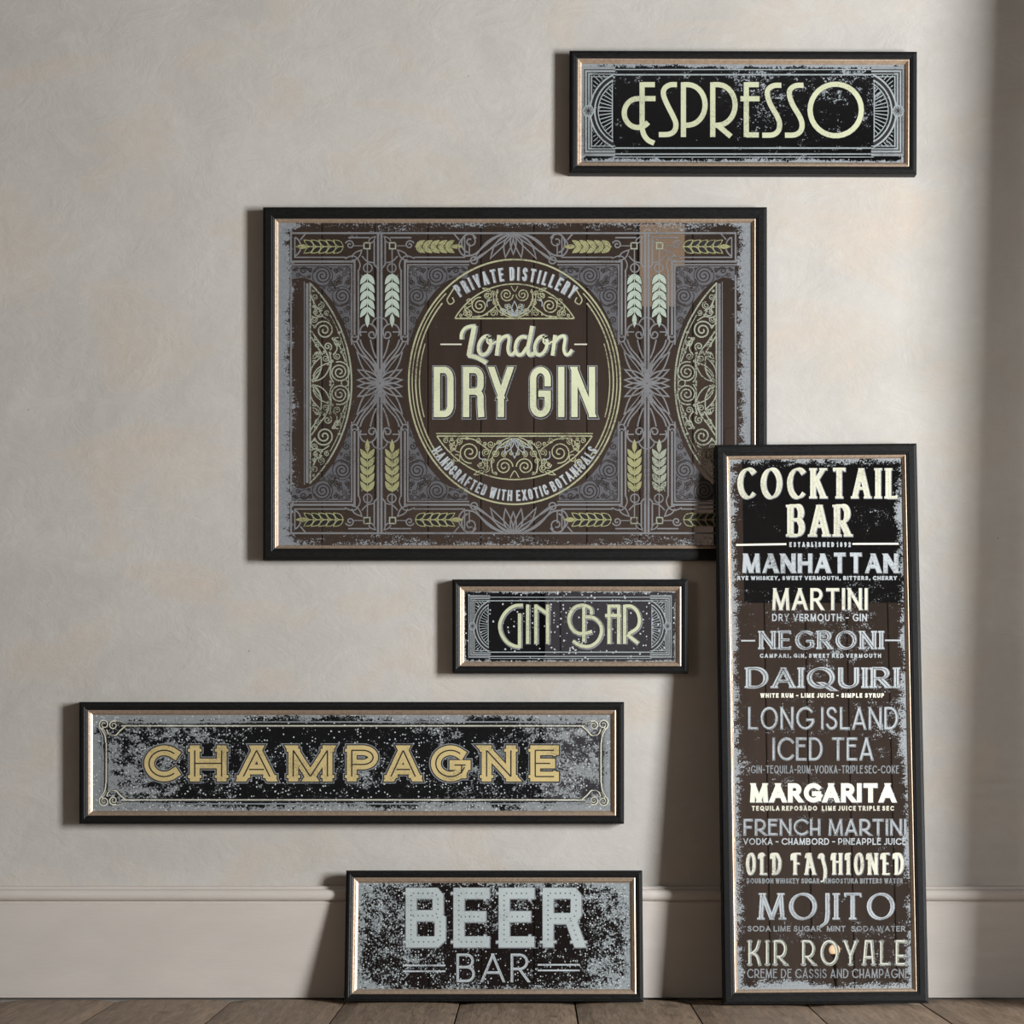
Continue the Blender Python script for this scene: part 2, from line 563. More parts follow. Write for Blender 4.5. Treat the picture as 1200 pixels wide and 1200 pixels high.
# ------------------------------------------------------------------ printed line work
class Ink:
    """flat print on the glass of one sign, drawn in pixel units, each material its own slot"""
    def __init__(self, sign):
        self.s = sign
        self.V, self.F, self.I, self.mats = [], [], [], []
        self.xf = None
        self.k = 0

    def mi(self, m):
        if m not in self.mats:
            self.mats.append(m)
        return self.mats.index(m)

    def add(self, pts, faces, mat, h):
        b = len(self.V)
        self.k = (self.k + 1) % 30
        for p in pts:
            if self.xf:
                p = self.xf(p)
            self.V.append(self.s.P(p[0], p[1], self.s.dm + .00025 + h * .00012 + self.k * .0000036))
        i = self.mi(mat)
        for f in faces:
            self.F.append(tuple(k + b for k in f))
            self.I.append(i)

    def ribbon(self, pts, w, mat, h=0, ext=0.0, closed=False, flat=False):
        """w: number or list (one width per point)"""
        q = [pts[0]]
        ws = [w if not isinstance(w, (list, tuple)) else w[0]]
        for i in range(1, len(pts)):
            if math.hypot(pts[i][0] - q[-1][0], pts[i][1] - q[-1][1]) > 1e-3:
                q.append(pts[i])
                ws.append(w if not isinstance(w, (list, tuple)) else w[i])
        if closed and math.hypot(q[0][0] - q[-1][0], q[0][1] - q[-1][1]) < 1e-3:
            q.pop(); ws.pop()
        n = len(q)
        if n < 2:
            return
        q = [list(p) for p in q]
        if ext and not closed:
            for a, b in ((0, 1), (-1, -2)):
                dx, dy = q[a][0] - q[b][0], q[a][1] - q[b][1]
                l = math.hypot(dx, dy)
                if flat and abs(dy) / l > .4:
                    l = abs(dy)
                q[a] = [q[a][0] + dx / l * ext, q[a][1] + dy / l * ext]
        L, Rr = [], []
        for i in range(n):
            if closed:
                a, c = q[i - 1], q[(i + 1) % n]
            else:
                a, c = q[max(i - 1, 0)], q[min(i + 1, n - 1)]
            p = q[i]
            d0 = (p[0] - a[0], p[1] - a[1])
            d1 = (c[0] - p[0], c[1] - p[1])
            l0, l1 = math.hypot(*d0), math.hypot(*d1)
            if l0 < 1e-9:
                d0, l0 = d1, l1
            if l1 < 1e-9:
                d1, l1 = d0, l0
            n0 = (-d0[1] / l0, d0[0] / l0)
            n1 = (-d1[1] / l1, d1[0] / l1)
            m = (n0[0] + n1[0], n0[1] + n1[1])
            lm = math.hypot(*m)
            if lm < .2:
                m, k = n1, 1.0
            else:
                m = (m[0] / lm, m[1] / lm)
                k = min(1 / max(m[0] * n1[0] + m[1] * n1[1], .1), 2.2)
            hw = ws[i] / 2 * k
            if flat and not closed and i in (0, n - 1) and abs(d0[1]) / l0 > .4 and abs(n1[0]) > .02:
                hw = ws[i] / 2 / abs(n1[0])
                m = (1.0 if n1[0] > 0 else -1.0, 0.0)
            L.append((p[0] + m[0] * hw, p[1] + m[1] * hw))
            Rr.append((p[0] - m[0] * hw, p[1] - m[1] * hw))
        F = [(i, i + 1, n + i + 1, n + i) for i in range(n - 1)]
        if closed:
            F.append((n - 1, 0, n, 2 * n - 1))
        self.add(L + Rr, F, mat, h)

    def fill(self, pts, mat, h=0):
        cx = sum(p[0] for p in pts) / len(pts)
        cy = sum(p[1] for p in pts) / len(pts)
        n = len(pts)
        self.add(list(pts) + [(cx, cy)], [(i, (i + 1) % n, n) for i in range(n)], mat, h)

    def poly(self, pts, mat, h=0):
        self.add(list(pts), [tuple(range(len(pts)))], mat, h)

    def build(self, name, label=None):
        # every face turned towards the viewer
        o = mesh(name, self.V, self.F, self.mats, self.s.root, idx=self.I)
        me = o.data
        bm = bmesh.new()
        bm.from_mesh(me)
        for f in bm.faces:
            f.normal_update()
            if f.normal.y > 0:
                f.normal_flip()
        bm.to_mesh(me)
        bm.free()
        if label:
            o['label'] = label
        return o


def arc(cx, cy, rx, ry, a0, a1, n=None):
    n = n or max(6, int(abs(a1 - a0) / 12))
    return [(cx + rx * math.cos(R(a0 + (a1 - a0) * i / n)), cy + ry * math.sin(R(a0 + (a1 - a0) * i / n))) for i in range(n + 1)]


def spline(pts, k=8):
    """Catmull-Rom through the points"""
    P = [pts[0]] + list(pts) + [pts[-1]]
    out = []
    for i in range(1, len(P) - 2):
        a, b, c, d = P[i - 1], P[i], P[i + 1], P[i + 2]
        for j in range(k):
            t = j / k
            out.append(tuple(.5 * (2 * b[q] + (c[q] - a[q]) * t + (2 * a[q] - 5 * b[q] + 4 * c[q] - d[q]) * t * t +
                                   (3 * b[q] - a[q] - 3 * c[q] + d[q]) * t ** 3) for q in (0, 1)))
    out.append(tuple(pts[-1]))
    return out


def spiral(cx, cy, r, a0, turns, dirn=1, rin=.12, n=None):
    n = n or int(16 * turns) + 4
    return [(cx + r * (1 - (1 - rin) * i / n) * math.cos(R(a0) + dirn * 2 * math.pi * turns * i / n),
             cy + r * (1 - (1 - rin) * i / n) * math.sin(R(a0) + dirn * 2 * math.pi * turns * i / n)) for i in range(n + 1)]


def leaf(p, ang, ln, wd, n=7, bend=0.0):
    """closed pointed leaf from p in direction ang (degrees, y down)"""
    ca, sa = math.cos(R(ang)), math.sin(R(ang))
    up, dn = [], []
    for i in range(n + 1):
        u = i / n
        half = wd / 2 * math.sin(math.pi * u ** .85)
        off = bend * math.sin(math.pi * u)
        up.append((u * ln, half + off))
        dn.append((u * ln, -half + off))
    pts = up + dn[::-1][1:-1]
    return [(p[0] + a * ca - b * sa, p[1] + a * sa + b * ca) for a, b in pts]


# ------------------------------------------------------------------ lettering: stroke skeletons, y up, cap height 1
def L(*a):
    return [(a[i], a[i + 1]) for i in range(0, len(a), 2)]


A_ = arc
GL = {
    'A': (.74, [L(0, 0, .37, 1), L(.74, 0, .37, 1), L(.13, .32, .61, .32)]),
    'B': (.60, [L(0, 0, 0, 1), L(0, 1, .3, 1) + A_(.33, .765, .23, .235, 90, -90) + L(.3, .53, 0, .53),
                L(.3, .53) + A_(.34, .265, .26, .265, 90, -90) + L(.3, 0, 0, 0)]),
    'C': (.74, [A_(.46, .5, .46, .5, 48, 312, 24)]),
    'D': (.70, [L(0, 0, 0, 1), L(0, 1, .25, 1) + A_(.27, .5, .43, .5, 90, -90) + L(.25, 0, 0, 0)]),
    'E': (.50, [L(0, 0, 0, 1), L(0, 1, .5, 1), L(0, .52, .42, .52), L(0, 0, .5, 0)]),
    'F': (.48, [L(0, 0, 0, 1), L(0, 1, .48, 1), L(0, .5, .4, .5)]),
    'G': (.80, [A_(.46, .5, .46, .5, 48, 335, 24), L(.80, .10, .80, .44), L(.80, .44, .52, .44)]),
    'H': (.64, [L(0, 0, 0, 1), L(.64, 0, .64, 1), L(0, .5, .64, .5)]),
    'I': (0.0, [L(0, 0, 0, 1)]),
    'J': (.36, [L(.36, 1, .36, .25) + A_(.14, .25, .22, .25, 0, -120)]),
    'K': (.60, [L(0, 0, 0, 1), L(.58, 1, 0, .42), L(.2, .6, .60, 0)]),
    'L': (.46, [L(0, 0, 0, 1), L(0, 0, .46, 0)]),
    'M': (.84, [L(0, 0, .06, 1), L(.06, 1, .42, .0), L(.78, 1, .42, .0), L(.78, 1, .84, 0)]),
    'N': (.66, [L(0, 0, 0, 1), L(0, 1, .66, 0), L(.66, 0, .66, 1)]),
    'O': (.92, [A_(.46, .5, .46, .5, 90, 450, 30)]),
    'P': (.54, [L(0, 0, 0, 1), L(0, 1, .27, 1) + A_(.28, .73, .26, .27, 90, -90) + L(.25, .46, 0, .46)]),
    'Q': (.92, [A_(.46, .5, .46, .5, 90, 450, 30), L(.5, .22, .95, -.16)]),
    'R': (.60, [L(0, 0, 0, 1), L(0, 1, .27, 1) + A_(.28, .73, .27, .27, 90, -90) + L(.25, .46, 0, .46), L(.27, .46, .60, 0)]),
    'S': (.54, [spline(L(.50, .84, .40, .97, .25, 1, .09, .93, .03, .77, .12, .61, .28, .53, .45, .43, .54, .27, .48, .08, .29, 0, .12, .03, .0, .17), 5)]),
    'T': (.60, [L(.30, 0, .30, 1), L(0, 1, .60, 1)]),
    'U': (.64, [L(0, 1, 0, .32) + A_(.32, .32, .32, .32, 180, 360) + L(.64, .32, .64, 1)]),
    'V': (.68, [L(0, 1, .34, 0), L(.68, 1, .34, 0)]),
    'W': (1.0, [L(0, 1, .25, 0), L(.5, 1, .25, 0), L(.5, 1, .75, 0), L(1.0, 1, .75, 0)]),
    'X': (.62, [L(0, 0, .62, 1), L(0, 1, .62, 0)]),
    'Y': (.64, [L(0, 1, .32, .46), L(.64, 1, .32, .46), L(.32, .46, .32, 0)]),
    'Z': (.58, [L(0, 1, .58, 1, 0, 0, .58, 0)]),
    '-': (.34, [L(0, .45, .34, .45)]),
    ',': (.06, [L(.06, .06, 0, -.14)]),
    '1': (.16, [L(0, .82, .16, 1, .16, 0)]),
    '8': (.5, [A_(.25, .75, .2, .25, 90, 450, 18), A_(.25, .26, .25, .26, 90, 450, 18)]),
    '9': (.5, [A_(.25, .7, .25, .3, 0, 360, 18), L(.5, .7, .44, .2, .2, 0)]),
    '2': (.5, [spline(L(.02, .75, .12, .96, .28, 1, .46, .9, .46, .68, .3, .4, .02, 0), 4) + L(.5, 0)]),
}
# block letters of the beer sign
BLK = dict(GL)
BLK['B'] = (.66, [L(0, 0, 0, 1), L(0, 1, .54, 1, .61, .93, .61, .62, .54, .54, 0, .54), L(.54, .54, .66, .46, .66, .08, .57, 0, 0, 0)])
BLK['R'] = (.66, [L(0, 0, 0, 1), L(0, 1, .54, 1, .61, .92, .61, .58, .54, .48, 0, .48), L(.48, .48, .66, 0)])
BLK['E'] = (.56, [L(0, 0, 0, 1), L(0, 1, .56, 1), L(0, .52, .48, .52), L(0, 0, .56, 0)])
# condensed letters with square-shouldered bowls
CON = dict(GL)
CON['D'] = (.52, [L(0, 0, 0, 1), L(0, 1, .24, 1) + A_(.28, .8, .24, .2, 90, 0, 8) + A_(.28, .2, .24, .2, 0, -90, 8) + L(.24, 0, 0, 0)])
CON['R'] = (.52, [L(0, 0, 0, 1), L(0, 1, .24, 1) + A_(.28, .82, .22, .18, 90, 0, 8) + A_(.28, .66, .22, .15, 0, -90, 8) + L(.24, .51, 0, .51),
                  L(.26, .51) + A_(.28, .38, .22, .13, 90, 0, 8) + L(.50, .2, .52, 0)])
CON['G'] = (.52, [L(.52, .70) + A_(.26, .79, .26, .21, 0, 180, 12) + A_(.26, .21, .26, .21, 180, 360, 12) + L(.52, .46, .30, .46)])
CON['N'] = (.56, [L(0, 0, 0, 1), L(0, 1, .56, 0), L(.56, 0, .56, 1)])
CON['Y'] = (.58, [L(0, 1, .29, .42), L(.58, 1, .29, .42), L(.29, .42, .29, 0)])
CON['O'] = (.52, [A_(.26, .79, .26, .21, 0, 180, 10) + A_(.26, .21, .26, .21, 180, 360, 10) + L(.52, .79)])
CON['C'] = (.52, [L(.52, .70) + A_(.26, .79, .26, .21, 0, 180, 12) + A_(.26, .21, .26, .21, 180, 360, 12) + L(.52, .30)])
# deco letters: low bowls and high bars
DEC = dict(GL)
DEC['E'] = (.50, [L(0, 0, 0, 1), L(0, 1, .5, 1), L(0, .66, .42, .66), L(0, 0, .5, 0)])
DEC['R'] = (.62, [L(0, 0, 0, 1), L(0, 1, .27, 1) + A_(.28, .66, .32, .34, 90, -90) + L(.25, .32, .1, .32), L(.22, .32, .62, 0)])
DEC['P'] = (.58, [L(0, 0, 0, 1), L(0, 1, .27, 1) + A_(.28, .66, .30, .34, 90, -90) + L(.25, .32, 0, .32)])
DEC['A'] = (.70, [L(0, 0, .35, 1), L(.70, 0, .35, 1), L(.10, .24, .60, .24)])
DEC['C'] = (.84, [A_(.5, .5, .5, .5, 42, 318, 26)])
DEC['G'] = (.90, [A_(.5, .5, .5, .5, 42, 340, 26), L(.97, .33, .97, .42, .62, .42)])
DEC['H'] = (.56, [L(0, 0, 0, 1), L(.56, 0, .56, 1), L(0, .36, .56, .36)])
KIR = dict(DEC)
KIR['E'] = (.50, [L(0, 0, 0, 1), L(0, 1, .5, 1), L(0, .36, .42, .36), L(0, 0, .5, 0)])
KIR['A'] = (.56, [L(0, 0, .12, 1, .44, 1, .56, 0), L(.07, .3, .5, .3)])
KIR['Y'] = (.66, [L(0, 1, .33, .36), L(.66, 1, .33, .36), L(.33, .36, .33, 0)])
KIR['K'] = (.58, [L(0, 0, 0, 1), spline(L(.56, 1, .38, .62, 0, .42), 5), spline(L(.2, .48, .44, .34, .58, 0), 5)])
OLD = dict(GL)
OLD['O'] = (.46, [A_(.23, .5, .23, .5, 90, 450, 30)])
OLD['D'] = (.48, [L(.08, 0, .08, 1), spline(L(-.08, .78, -.06, .97, .08, 1, .30, .95, .46, .7, .48, .5, .44, .26, .30, .05, .08, 0), 4)])
OLD['L'] = (.40, [L(.08, 0, .08, 1), spline(L(-.08, .78, -.04, .97, .08, 1, .22, .9), 4), L(.08, 0, .40, 0)])
OLD['F'] = (.44, [L(.1, 0, .1, 1), spline(L(-.1, .72, -.08, .95, .1, 1, .44, 1), 4), L(.1, .52, .36, .52)])
OLD['S'] = (.44, [spline(L(-.1, .8, .0, .97, .14, .9, .16, .7, .3, .3, .32, 0, .25, -.3, .05, -.36), 5)])
OLD['H'] = (.52, [L(.06, 0, .06, 1), L(.50, 0, .50, 1), spline(L(-.08, .72, -.04, .96, .06, 1), 4), L(.06, .6, .5, .6)])
OLD['I'] = (.14, [L(.08, 0, .08, 1), spline(L(-.06, .72, -.04, .95, .08, 1, .2, 1), 4)])
OLD['N'] = (.56, [L(.06, 0, .06, 1), L(.06, 1, .52, 0), L(.52, 0, .52, 1), spline(L(-.08, .74, -.04, .96, .06, 1), 4)])
OLD['E'] = (.40, [L(.08, 0, .08, 1), spline(L(-.1, .76, -.06, .96, .08, 1, .40, 1), 4), L(.08, .52, .32, .52), L(.08, 0, .40, 0)])
OLD['A'] = (.54, [L(0, 0, .2, 1), L(.54, 0, .2, 1), L(.08, .34, .40, .34), spline(L(.0, .82, .06, .98, .2, 1), 4)])


def layout(txt, x0, x1, yt, yb, st, font=GL):
    """-> strokes in pixel coordinates: (points, fixed width or None)"""
    w = st.get('w', 2.0)
    thin = st.get('thin', w)
    cap = yb - yt
    vin = thin if st.get('con') else w
    H = cap - vin
    tr = st.get('track', .12) * cap + 2.1 * st.get('serif', 0)
    sp = st.get('space', .32) * cap
    chars = [c for c in txt]
    n = sum(1 for c in chars if c != ' ')
    nat = sum(font[c][0] for c in chars if c != ' ')
    gaps = 0.0
    for i, c in enumerate(chars):
        if c == ' ':
            gaps += sp
        elif i + 1 < len(chars) and chars[i + 1] != ' ':
            gaps += tr
    room = (x1 - x0) - n * w - gaps
    xs = room / (nat * H) if nat > 1e-6 else 1.0
    if xs < .35:
        xs = .35
    x = x0
    out = []
    ser = st.get('serif', 0)
    sth = st.get('sth', thin)
    for i, c in enumerate(chars):
        if c == ' ':
            x += sp
            continue
        gw, strokes = font[c]
        ox = x + w / 2
        to = lambda p: (ox + p[0] * H * xs + st.get('slant', 0) * p[1] * H, yb - vin / 2 - p[1] * H)
        for s in strokes:
            out.append(([to(p) for p in s], None))
            if ser:
                for e, e2 in ((s[0], s[1]), (s[-1], s[-2])):
                    if s[0] == s[-1]:
                        continue
                    dx, dy = (e[0] - e2[0]) * xs, e[1] - e2[1]
                    ln = math.hypot(dx, dy) or 1
                    if abs(e[1]) < .01 or abs(e[1] - 1) < .01:
                        apex = [o for o in strokes if o is not s and (o[0] == e or o[-1] == e)]
                        if apex and abs(dx) / ln > .12 and all(abs(o[0][0] - o[-1][0]) > .1 and abs(o[0][1] - o[-1][1]) > .5 for o in apex):
                            continue
                        if abs(dy) / ln > .5 and len(s) < 5:
                            q = to(e)
                            out.append(([(q[0] - w / 2 - ser, q[1]), (q[0] + w / 2 + ser, q[1])], sth))
                        elif c in 'EFLTZ' and abs(dx) / ln > .9:
                            q = to(e)
                            if abs(e[0]) < .01 and c != 'T':
                                continue
                            up = 1 if abs(e[1]) < .01 else -1
                            out.append(([(q[0], q[1] - up * -.1), (q[0] + .3 * ser, q[1] - up * (ser * 1.5 + vin * .3))], sth))
                if c in 'CGS' and len(s) > 8:
                    q = to(s[0])
                    out.append(([(q[0], q[1] - ser), (q[0], q[1] + ser)], sth))
        x += gw * H * xs + w
        if i + 1 < len(chars) and chars[i + 1] != ' ':
            x += tr
    return out


def draw(ink, strokes, st, path=None):
    w, thin = st.get('w', 2.0), st.get('thin', st.get('w', 2.0))
    nib = R(st.get('nib', 20))
    con = st.get('con', False)
    for ly in st['layers']:
        mat, h, mode, val = ly[:4]
        dx, dy = (ly[4], ly[5]) if len(ly) > 4 else (0, 0)
        for pts, fw in strokes:
            if mode == 'abs' and fw is not None:
                continue
            p = [(a + dx, b + dy) for a, b in pts]
            if path:
                if len(p) == 2:
                    p = [(p[0][0] + (p[1][0] - p[0][0]) * i / 4, p[0][1] + (p[1][1] - p[0][1]) * i / 4) for i in range(5)]
                p = [path(q) for q in p]
            if mode == 'abs':
                ws = val
                ext = 0
            elif fw is not None:
                ws = fw + val
                ext = max(val / 2, 0)
            elif con:
                ws = []
                n = len(p)
                cl = math.hypot(p[0][0] - p[-1][0], p[0][1] - p[-1][1]) < 1e-6
                for i in range(n):
                    a, b = p[max(i - 1, 0)], p[min(i + 1, n - 1)]
                    if cl and i in (0, n - 1):
                        a, b = p[-2], p[1]
                    th = math.atan2(-(b[1] - a[1]), b[0] - a[0])
                    ws.append(thin + (w - thin) * min(1, abs(math.sin(th - nib)) ** 1.3 * 1.12) + val)
                if n == 2 or st.get('seg'):
                    pass
                ext = max(thin / 2 + val / 2, 0)
            else:
                ws = w + val
                ext = (w + val) / 2
            cl = len(p) > 3 and math.hypot(p[0][0] - p[-1][0], p[0][1] - p[-1][1]) < 1e-6
            if con and isinstance(ws, list) and not cl and 2 < len(p) < 5 and not path:
                # corners of straight strokes: draw each leg with its own weight
                for i in range(len(p) - 1):
                    th = math.atan2(-(p[i + 1][1] - p[i][1]), p[i + 1][0] - p[i][0])
                    wl = thin + (w - thin) * min(1, abs(math.sin(th - nib)) ** 1.3 * 1.12) + val
                    ink.ribbon([p[i], p[i + 1]], wl, mat, h, ext, flat=not path)
                continue
            ink.ribbon(p, ws, mat, h, ext, closed=cl, flat=not path and len(p) == 2)


def text(ink, txt, x0, x1, yt, yb, st, font=GL, path=None):
    draw(ink, layout(txt, x0, x1, yt, yb, st, font), st, path)


def line(ink, x0, y0, x1, y1, w, mat, h=0):
    ink.ribbon([(x0, y0), (x1, y1)], w, mat, h)


# ------------------------------------------------------------------ the six signs
GRP = 'framed mirror signs against the plaster wall'
KIND = 'framed_mirror_sign'

# ---- ESPRESSO
def deco_border(ink, X, Y, k, x_l, x_r, yc, line_mat, end_mat):
    """art-deco ends and top and bottom rules; X, Y map sheet units to pixels"""
    xm = (x_l + x_r) / 2

    def both(pts, w, mat=line_mat, h=1):
        for q in (pts, [(2 * xm - a, b) for a, b in pts]):
            ink.ribbon([(X(a), Y(b)) for a, b in q], w * k, mat, h)

    def bothfill(pts, mat, h=0):
        for q in (pts, [(2 * xm - a, b) for a, b in pts]):
            ink.poly([(X(a), Y(b)) for a, b in q], mat, h)
    for b, w_ in ((-48.5, 1.1), (-42.5, 1.6), (43.5, 1.6), (50.5, 1.4), (54, .9)):
        line(ink, X(x_l + 38), Y(b), X(2 * xm - x_l - 38), Y(b), w_ * k, line_mat, 1)
    x = x_l
    # grey ground behind the stepped frame
    bothfill([(x + 2, -52), (x + 41, -52), (x + 41, -45), (x + 14, -45), (x + 14, 45), (x + 41, 45), (x + 41, 53), (x + 2, 53)], end_mat)
    for o in (5, 8.5, 11.8):
        both([(x + 41, -53 + o * .95), (x + o, -53 + o * .95), (x + o, 54 - o * .95), (x + 41, 54 - o * .95)], 1.0, G_DARK, 1)
        both([(x + 41, -51.3 + o * .95), (x + o + 1.7, -51.3 + o * .95), (x + o + 1.7, 52.3 - o * .95), (x + 41, 52.3 - o * .95)], .9, line_mat, 1)
    C = (x + 58, 0)
    # round arch
    for r, w_, m in ((46.5, 2.0, line_mat), (43.8, 3.4, G_DARK), (41, 1.8, line_mat), (38.6, .9, G_DARK), (37, 1.0, line_mat)):
        a = math.degrees(math.acos(min(1, 19.5 / r)))
        both([(C[0] + r * math.cos(R(t)), C[1] + r * 1.0 * math.sin(R(t))) for t in [180 - a + 2 * a * i / 24 for i in range(25)]], w_, m, 2)
    both([(x + 37.6, -36), (x + 37.6, 36)], 1.2, line_mat, 2)
    for i in range(-7, 8):
        t = R(180 + i * 7.8)
        r0, r1 = abs(20.6 / math.cos(t)), 37
        if r0 < r1 - 1:
            both([(C[0] + r0 * math.cos(t), r0 * math.sin(t)), (C[0] + r1 * math.cos(t), r1 * math.sin(t))], 1.05, line_mat, 2)
    # corner rays
    for sgn in (-1, 1):
        for i in range(7):
            t = R(180 + sgn * (26 + i * 4.6))
            r1 = min(abs(42.5 / math.cos(t)), abs(42 / math.sin(t)))
            if r1 > 49:
                both([(C[0] + 48.5 * math.cos(t), 48.5 * math.sin(t)), (C[0] + r1 * math.cos(t), r1 * math.sin(t))], .95, line_mat, 2)
    # rosette
    hexa = [(x + 9.5 + 7 * math.cos(R(60 * i)), 7 * math.sin(R(60 * i))) for i in range(6)]
    bothfill(hexa, end_mat, 3)
    both(hexa + [hexa[0]], 1.0, line_mat, 4)
    for i in range(8):
        both([(x + 9.5, 0), (x + 9.5 + 4.4 * math.cos(R(45 * i)), 4.4 * math.sin(R(45 * i)))], .8, G_DARK, 4)


sg = Sign(KIND, 'wide black framed mirror sign reading ESPRESSO, highest on the wall', 'sign', 667, 1074.5, 59.3, 203.2,
          .0245, -.0006, 0, 9, 5.5, GRP, roll=R(.17))
sg.glass(edge=.010, eamt=1.0, blotch=.62, fine=.55, bias=-.44, dots=0, seed=1.3, silver=(146, 152, 157), stretch=(.6, 1, 1), bscale=10, mid=60)
ink = Ink(sg)
deco_border(ink, lambda a: 871 + a, lambda b: 130 + b, 1.0, -191, 191, 0, G_LINE, G_SILVD)
ink.build('etched_border', 'silver grey art deco border etching')
ink = Ink(sg)
ST = dict(w=5.7)
q = lambda *a: [(715 + a[i] / 6.486, 85 + a[i + 1] / 6.486) for i in range(0, len(a), 2)]
u = lambda *a: [(860 + a[i] / 5.714, 90 + a[i + 1] / 5.714) for i in range(0, len(a), 2)]
SW = 5.7


def sarc(cx, cy, rx, ry, a0, a1, sc, ox, oy):
    return [(ox + a / sc, oy + b / sc) for a, b in arc(cx, cy, rx, ry, a0, a1)]


strokes = [q(340, 92, 243, 92), q(243, 74, 243, 430), spline(q(243, 425, 258, 475, 290, 515, 335, 537)),
           q(345, 198, 210, 198), sarc(210, 308, 103, 110, 270, 40, 6.486, 715, 85),
           spline(q(508, 92, 455, 94, 415, 120, 405, 165, 430, 235, 480, 335, 500, 390, 490, 440, 450, 468, 370, 472)),
           q(557, 74, 557, 490), q(557, 92, 590, 92) + sarc(590, 246, 132, 154, -88, 85, 6.486, 715, 85) + q(557, 402),
           q(780, 74, 780, 490), q(780, 92, 820, 92) + sarc(820, 246, 130, 154, -88, 85, 6.486, 715, 85) + q(790, 402), q(812, 396, 918, 486),
           q(1035, 74, 1035, 490), q(1035, 92, 1130, 92), q(990, 199, 1136, 199), q(1035, 474, 1130, 474),
           spline(u(318, 57, 268, 59, 232, 82, 224, 120, 245, 185, 290, 265, 306, 315, 298, 360, 262, 388, 190, 391)),
           spline(u(466, 57, 416, 59, 380, 82, 372, 120, 393, 185, 440, 265, 456, 315, 448, 360, 410, 388, 342, 391)),
           sarc(682, 222, 172, 173, 0, 360, 5.714, 860, 90)]
for s in strokes:
    cl = math.hypot(s[0][0] - s[-1][0], s[0][1] - s[-1][1]) < .05
    ink.ribbon(s, SW + 1.6, G_DARK, 5, 0, cl)
    ink.ribbon(s, SW + .3, G_PALE, 6, 0, cl)
ink.build('lettering', 'pale khaki art deco lettering')

# ---- GIN BAR
sg = Sign(KIND, 'small black framed mirror sign reading GIN BAR', 'sign', 530, 806.5, 678.8, 789, .0245, -.0006, 0, 8.3, 5.6, GRP)
sg.glass(edge=.008, eamt=.9, blotch=.42, fine=.5, bias=-.62, dots=.32, dscale=165, seed=4.1, silver=(150, 155, 156))
ink = Ink(sg)
kx = (787.5 - 547.5) / 371
ky = (771 - 697.5) / 105.0
deco_border(ink, lambda a: 668 + a * .655, lambda b: 733.8 + b * .70, .72, -184, 184, 0, G_LINE, G_SILVD)
ink.build('etched_border', 'silver grey art deco border etching')
ink = Ink(sg)
g = lambda *a: [(575 + a[i] / 6, 690 + a[i + 1] / 6) for i in range(0, len(a), 2)]
strokes = [spline(g(225, 116, 165, 122, 105, 165, 66, 240, 72, 310, 110, 370, 160, 400, 205, 408)), g(203, 415, 203, 172),
           g(260, 110, 260, 386), g(318, 110, 318, 386), g(318, 122, 402, 178), g(400, 110, 400, 386),
           spline(g(708, 178, 702, 138, 650, 116, 590, 132, 553, 190, 556, 250, 590, 300, 645, 316, 712, 300)),
           g(655, 118, 655, 372), spline(g(668, 196, 725, 205, 770, 250, 778, 310, 750, 370, 695, 404, 630, 398, 578, 366)),
           g(832, 112, 832, 386), g(900, 112, 900, 386), g(832, 122, 900, 122), g(804, 188, 916, 188),
           g(942, 112, 942, 386), spline(g(942, 122, 990, 124, 1030, 160, 1046, 220, 1030, 275, 968, 318)), g(960, 322, 1036, 383)]
for s in strokes:
    ink.ribbon([(a + .7, b + .7) for a, b in s], 6.0, G_SILVD, 5)
    ink.ribbon(s, 4.9, G_DARK, 6)
    ink.ribbon(s, 3.9, G_PALE, 7)
ink.build('lettering', 'pale khaki art deco lettering')

# ---- CHAMPAGNE
sg = Sign(KIND, 'long low black framed mirror sign reading CHAMPAGNE', 'sign', 92.5, 731.5, 822.5, 965.5, .0245, -.0006, 0, 9.6, 5.6, GRP)
sg.glass(edge=.022, eamt=.85, blotch=.66, fine=.62, bias=-.36, dots=.34, dscale=190, seed=7.7, left=.40, silver=(142, 146, 148), bscale=9, mid=48, stretch=(.7, 1, 1))
ink = Ink(sg)
for o, w_, m in ((0, 1.6, G_SILVD), (2.6, 1.0, G_DARK), (4.6, 1.3, G_CREAM), (6.2, .8, G_DARK)):
    for y, sgn in ((846, 1), (942, -1)):
        line(ink, 142, y + sgn * o, 686, y + sgn * o, w_, m, 1)
    for x, sgn in ((119, 1), (710, -1)):
        xx = x + sgn * o
        ink.ribbon(spline([(xx - sgn * 4, 852), (xx + sgn * .5, 862), (xx + sgn, 880), (xx + sgn, 910), (xx + sgn * .5, 926), (xx - sgn * 4, 936)]), w_, m, 1)
for cx_, cy_, sx, sy in ((127, 850, 1, 1), (127, 938, 1, -1), (702, 850, -1, 1), (702, 938, -1, -1)):
    T = lambda p: [(cx_ + sx * a, cy_ + sy * b) for a, b in p]
    for (a, b, r, a0, tn, d) in ((-5, -1, 6, 120, 1.6, 1), (6, 0, 5.2, -60, 1.5, -1)):
        ink.ribbon(T(spiral(a, b, r, a0, tn, d)), 1.9, G_CREAM, 2)
        ink.ribbon(T(spiral(a, b, r - 1.2, a0, tn, d)), .9, G_DARK, 3)
    for pts in ([(-8, 4), (-4, 12), (-3, 20)], [(-2, 5), (1, 10), (8, 12), (14, 6), (20, 1)], [(8, -5), (14, -4), (20, -2)]):
        ink.ribbon(T(spline(pts)), 1.5, G_CREAM, 2)
        ink.ribbon(T(spline([(a + 1.4, b + .6) for a, b in pts])), .8, G_DARK, 3)
ink.build('etched_border', 'dull gilt double line border with scrolled corners')
ink = Ink(sg)
ST = dict(w=11.5, serif=2.2, sth=3.4, layers=[(G_SILVD, 4, 'add', 4.6), (G_DARK, 5, 'add', 2.6), (G_CHAMP, 6, 'add', 0), (G_DARK, 7, 'abs', 1.5)])
CH = dict(GL)
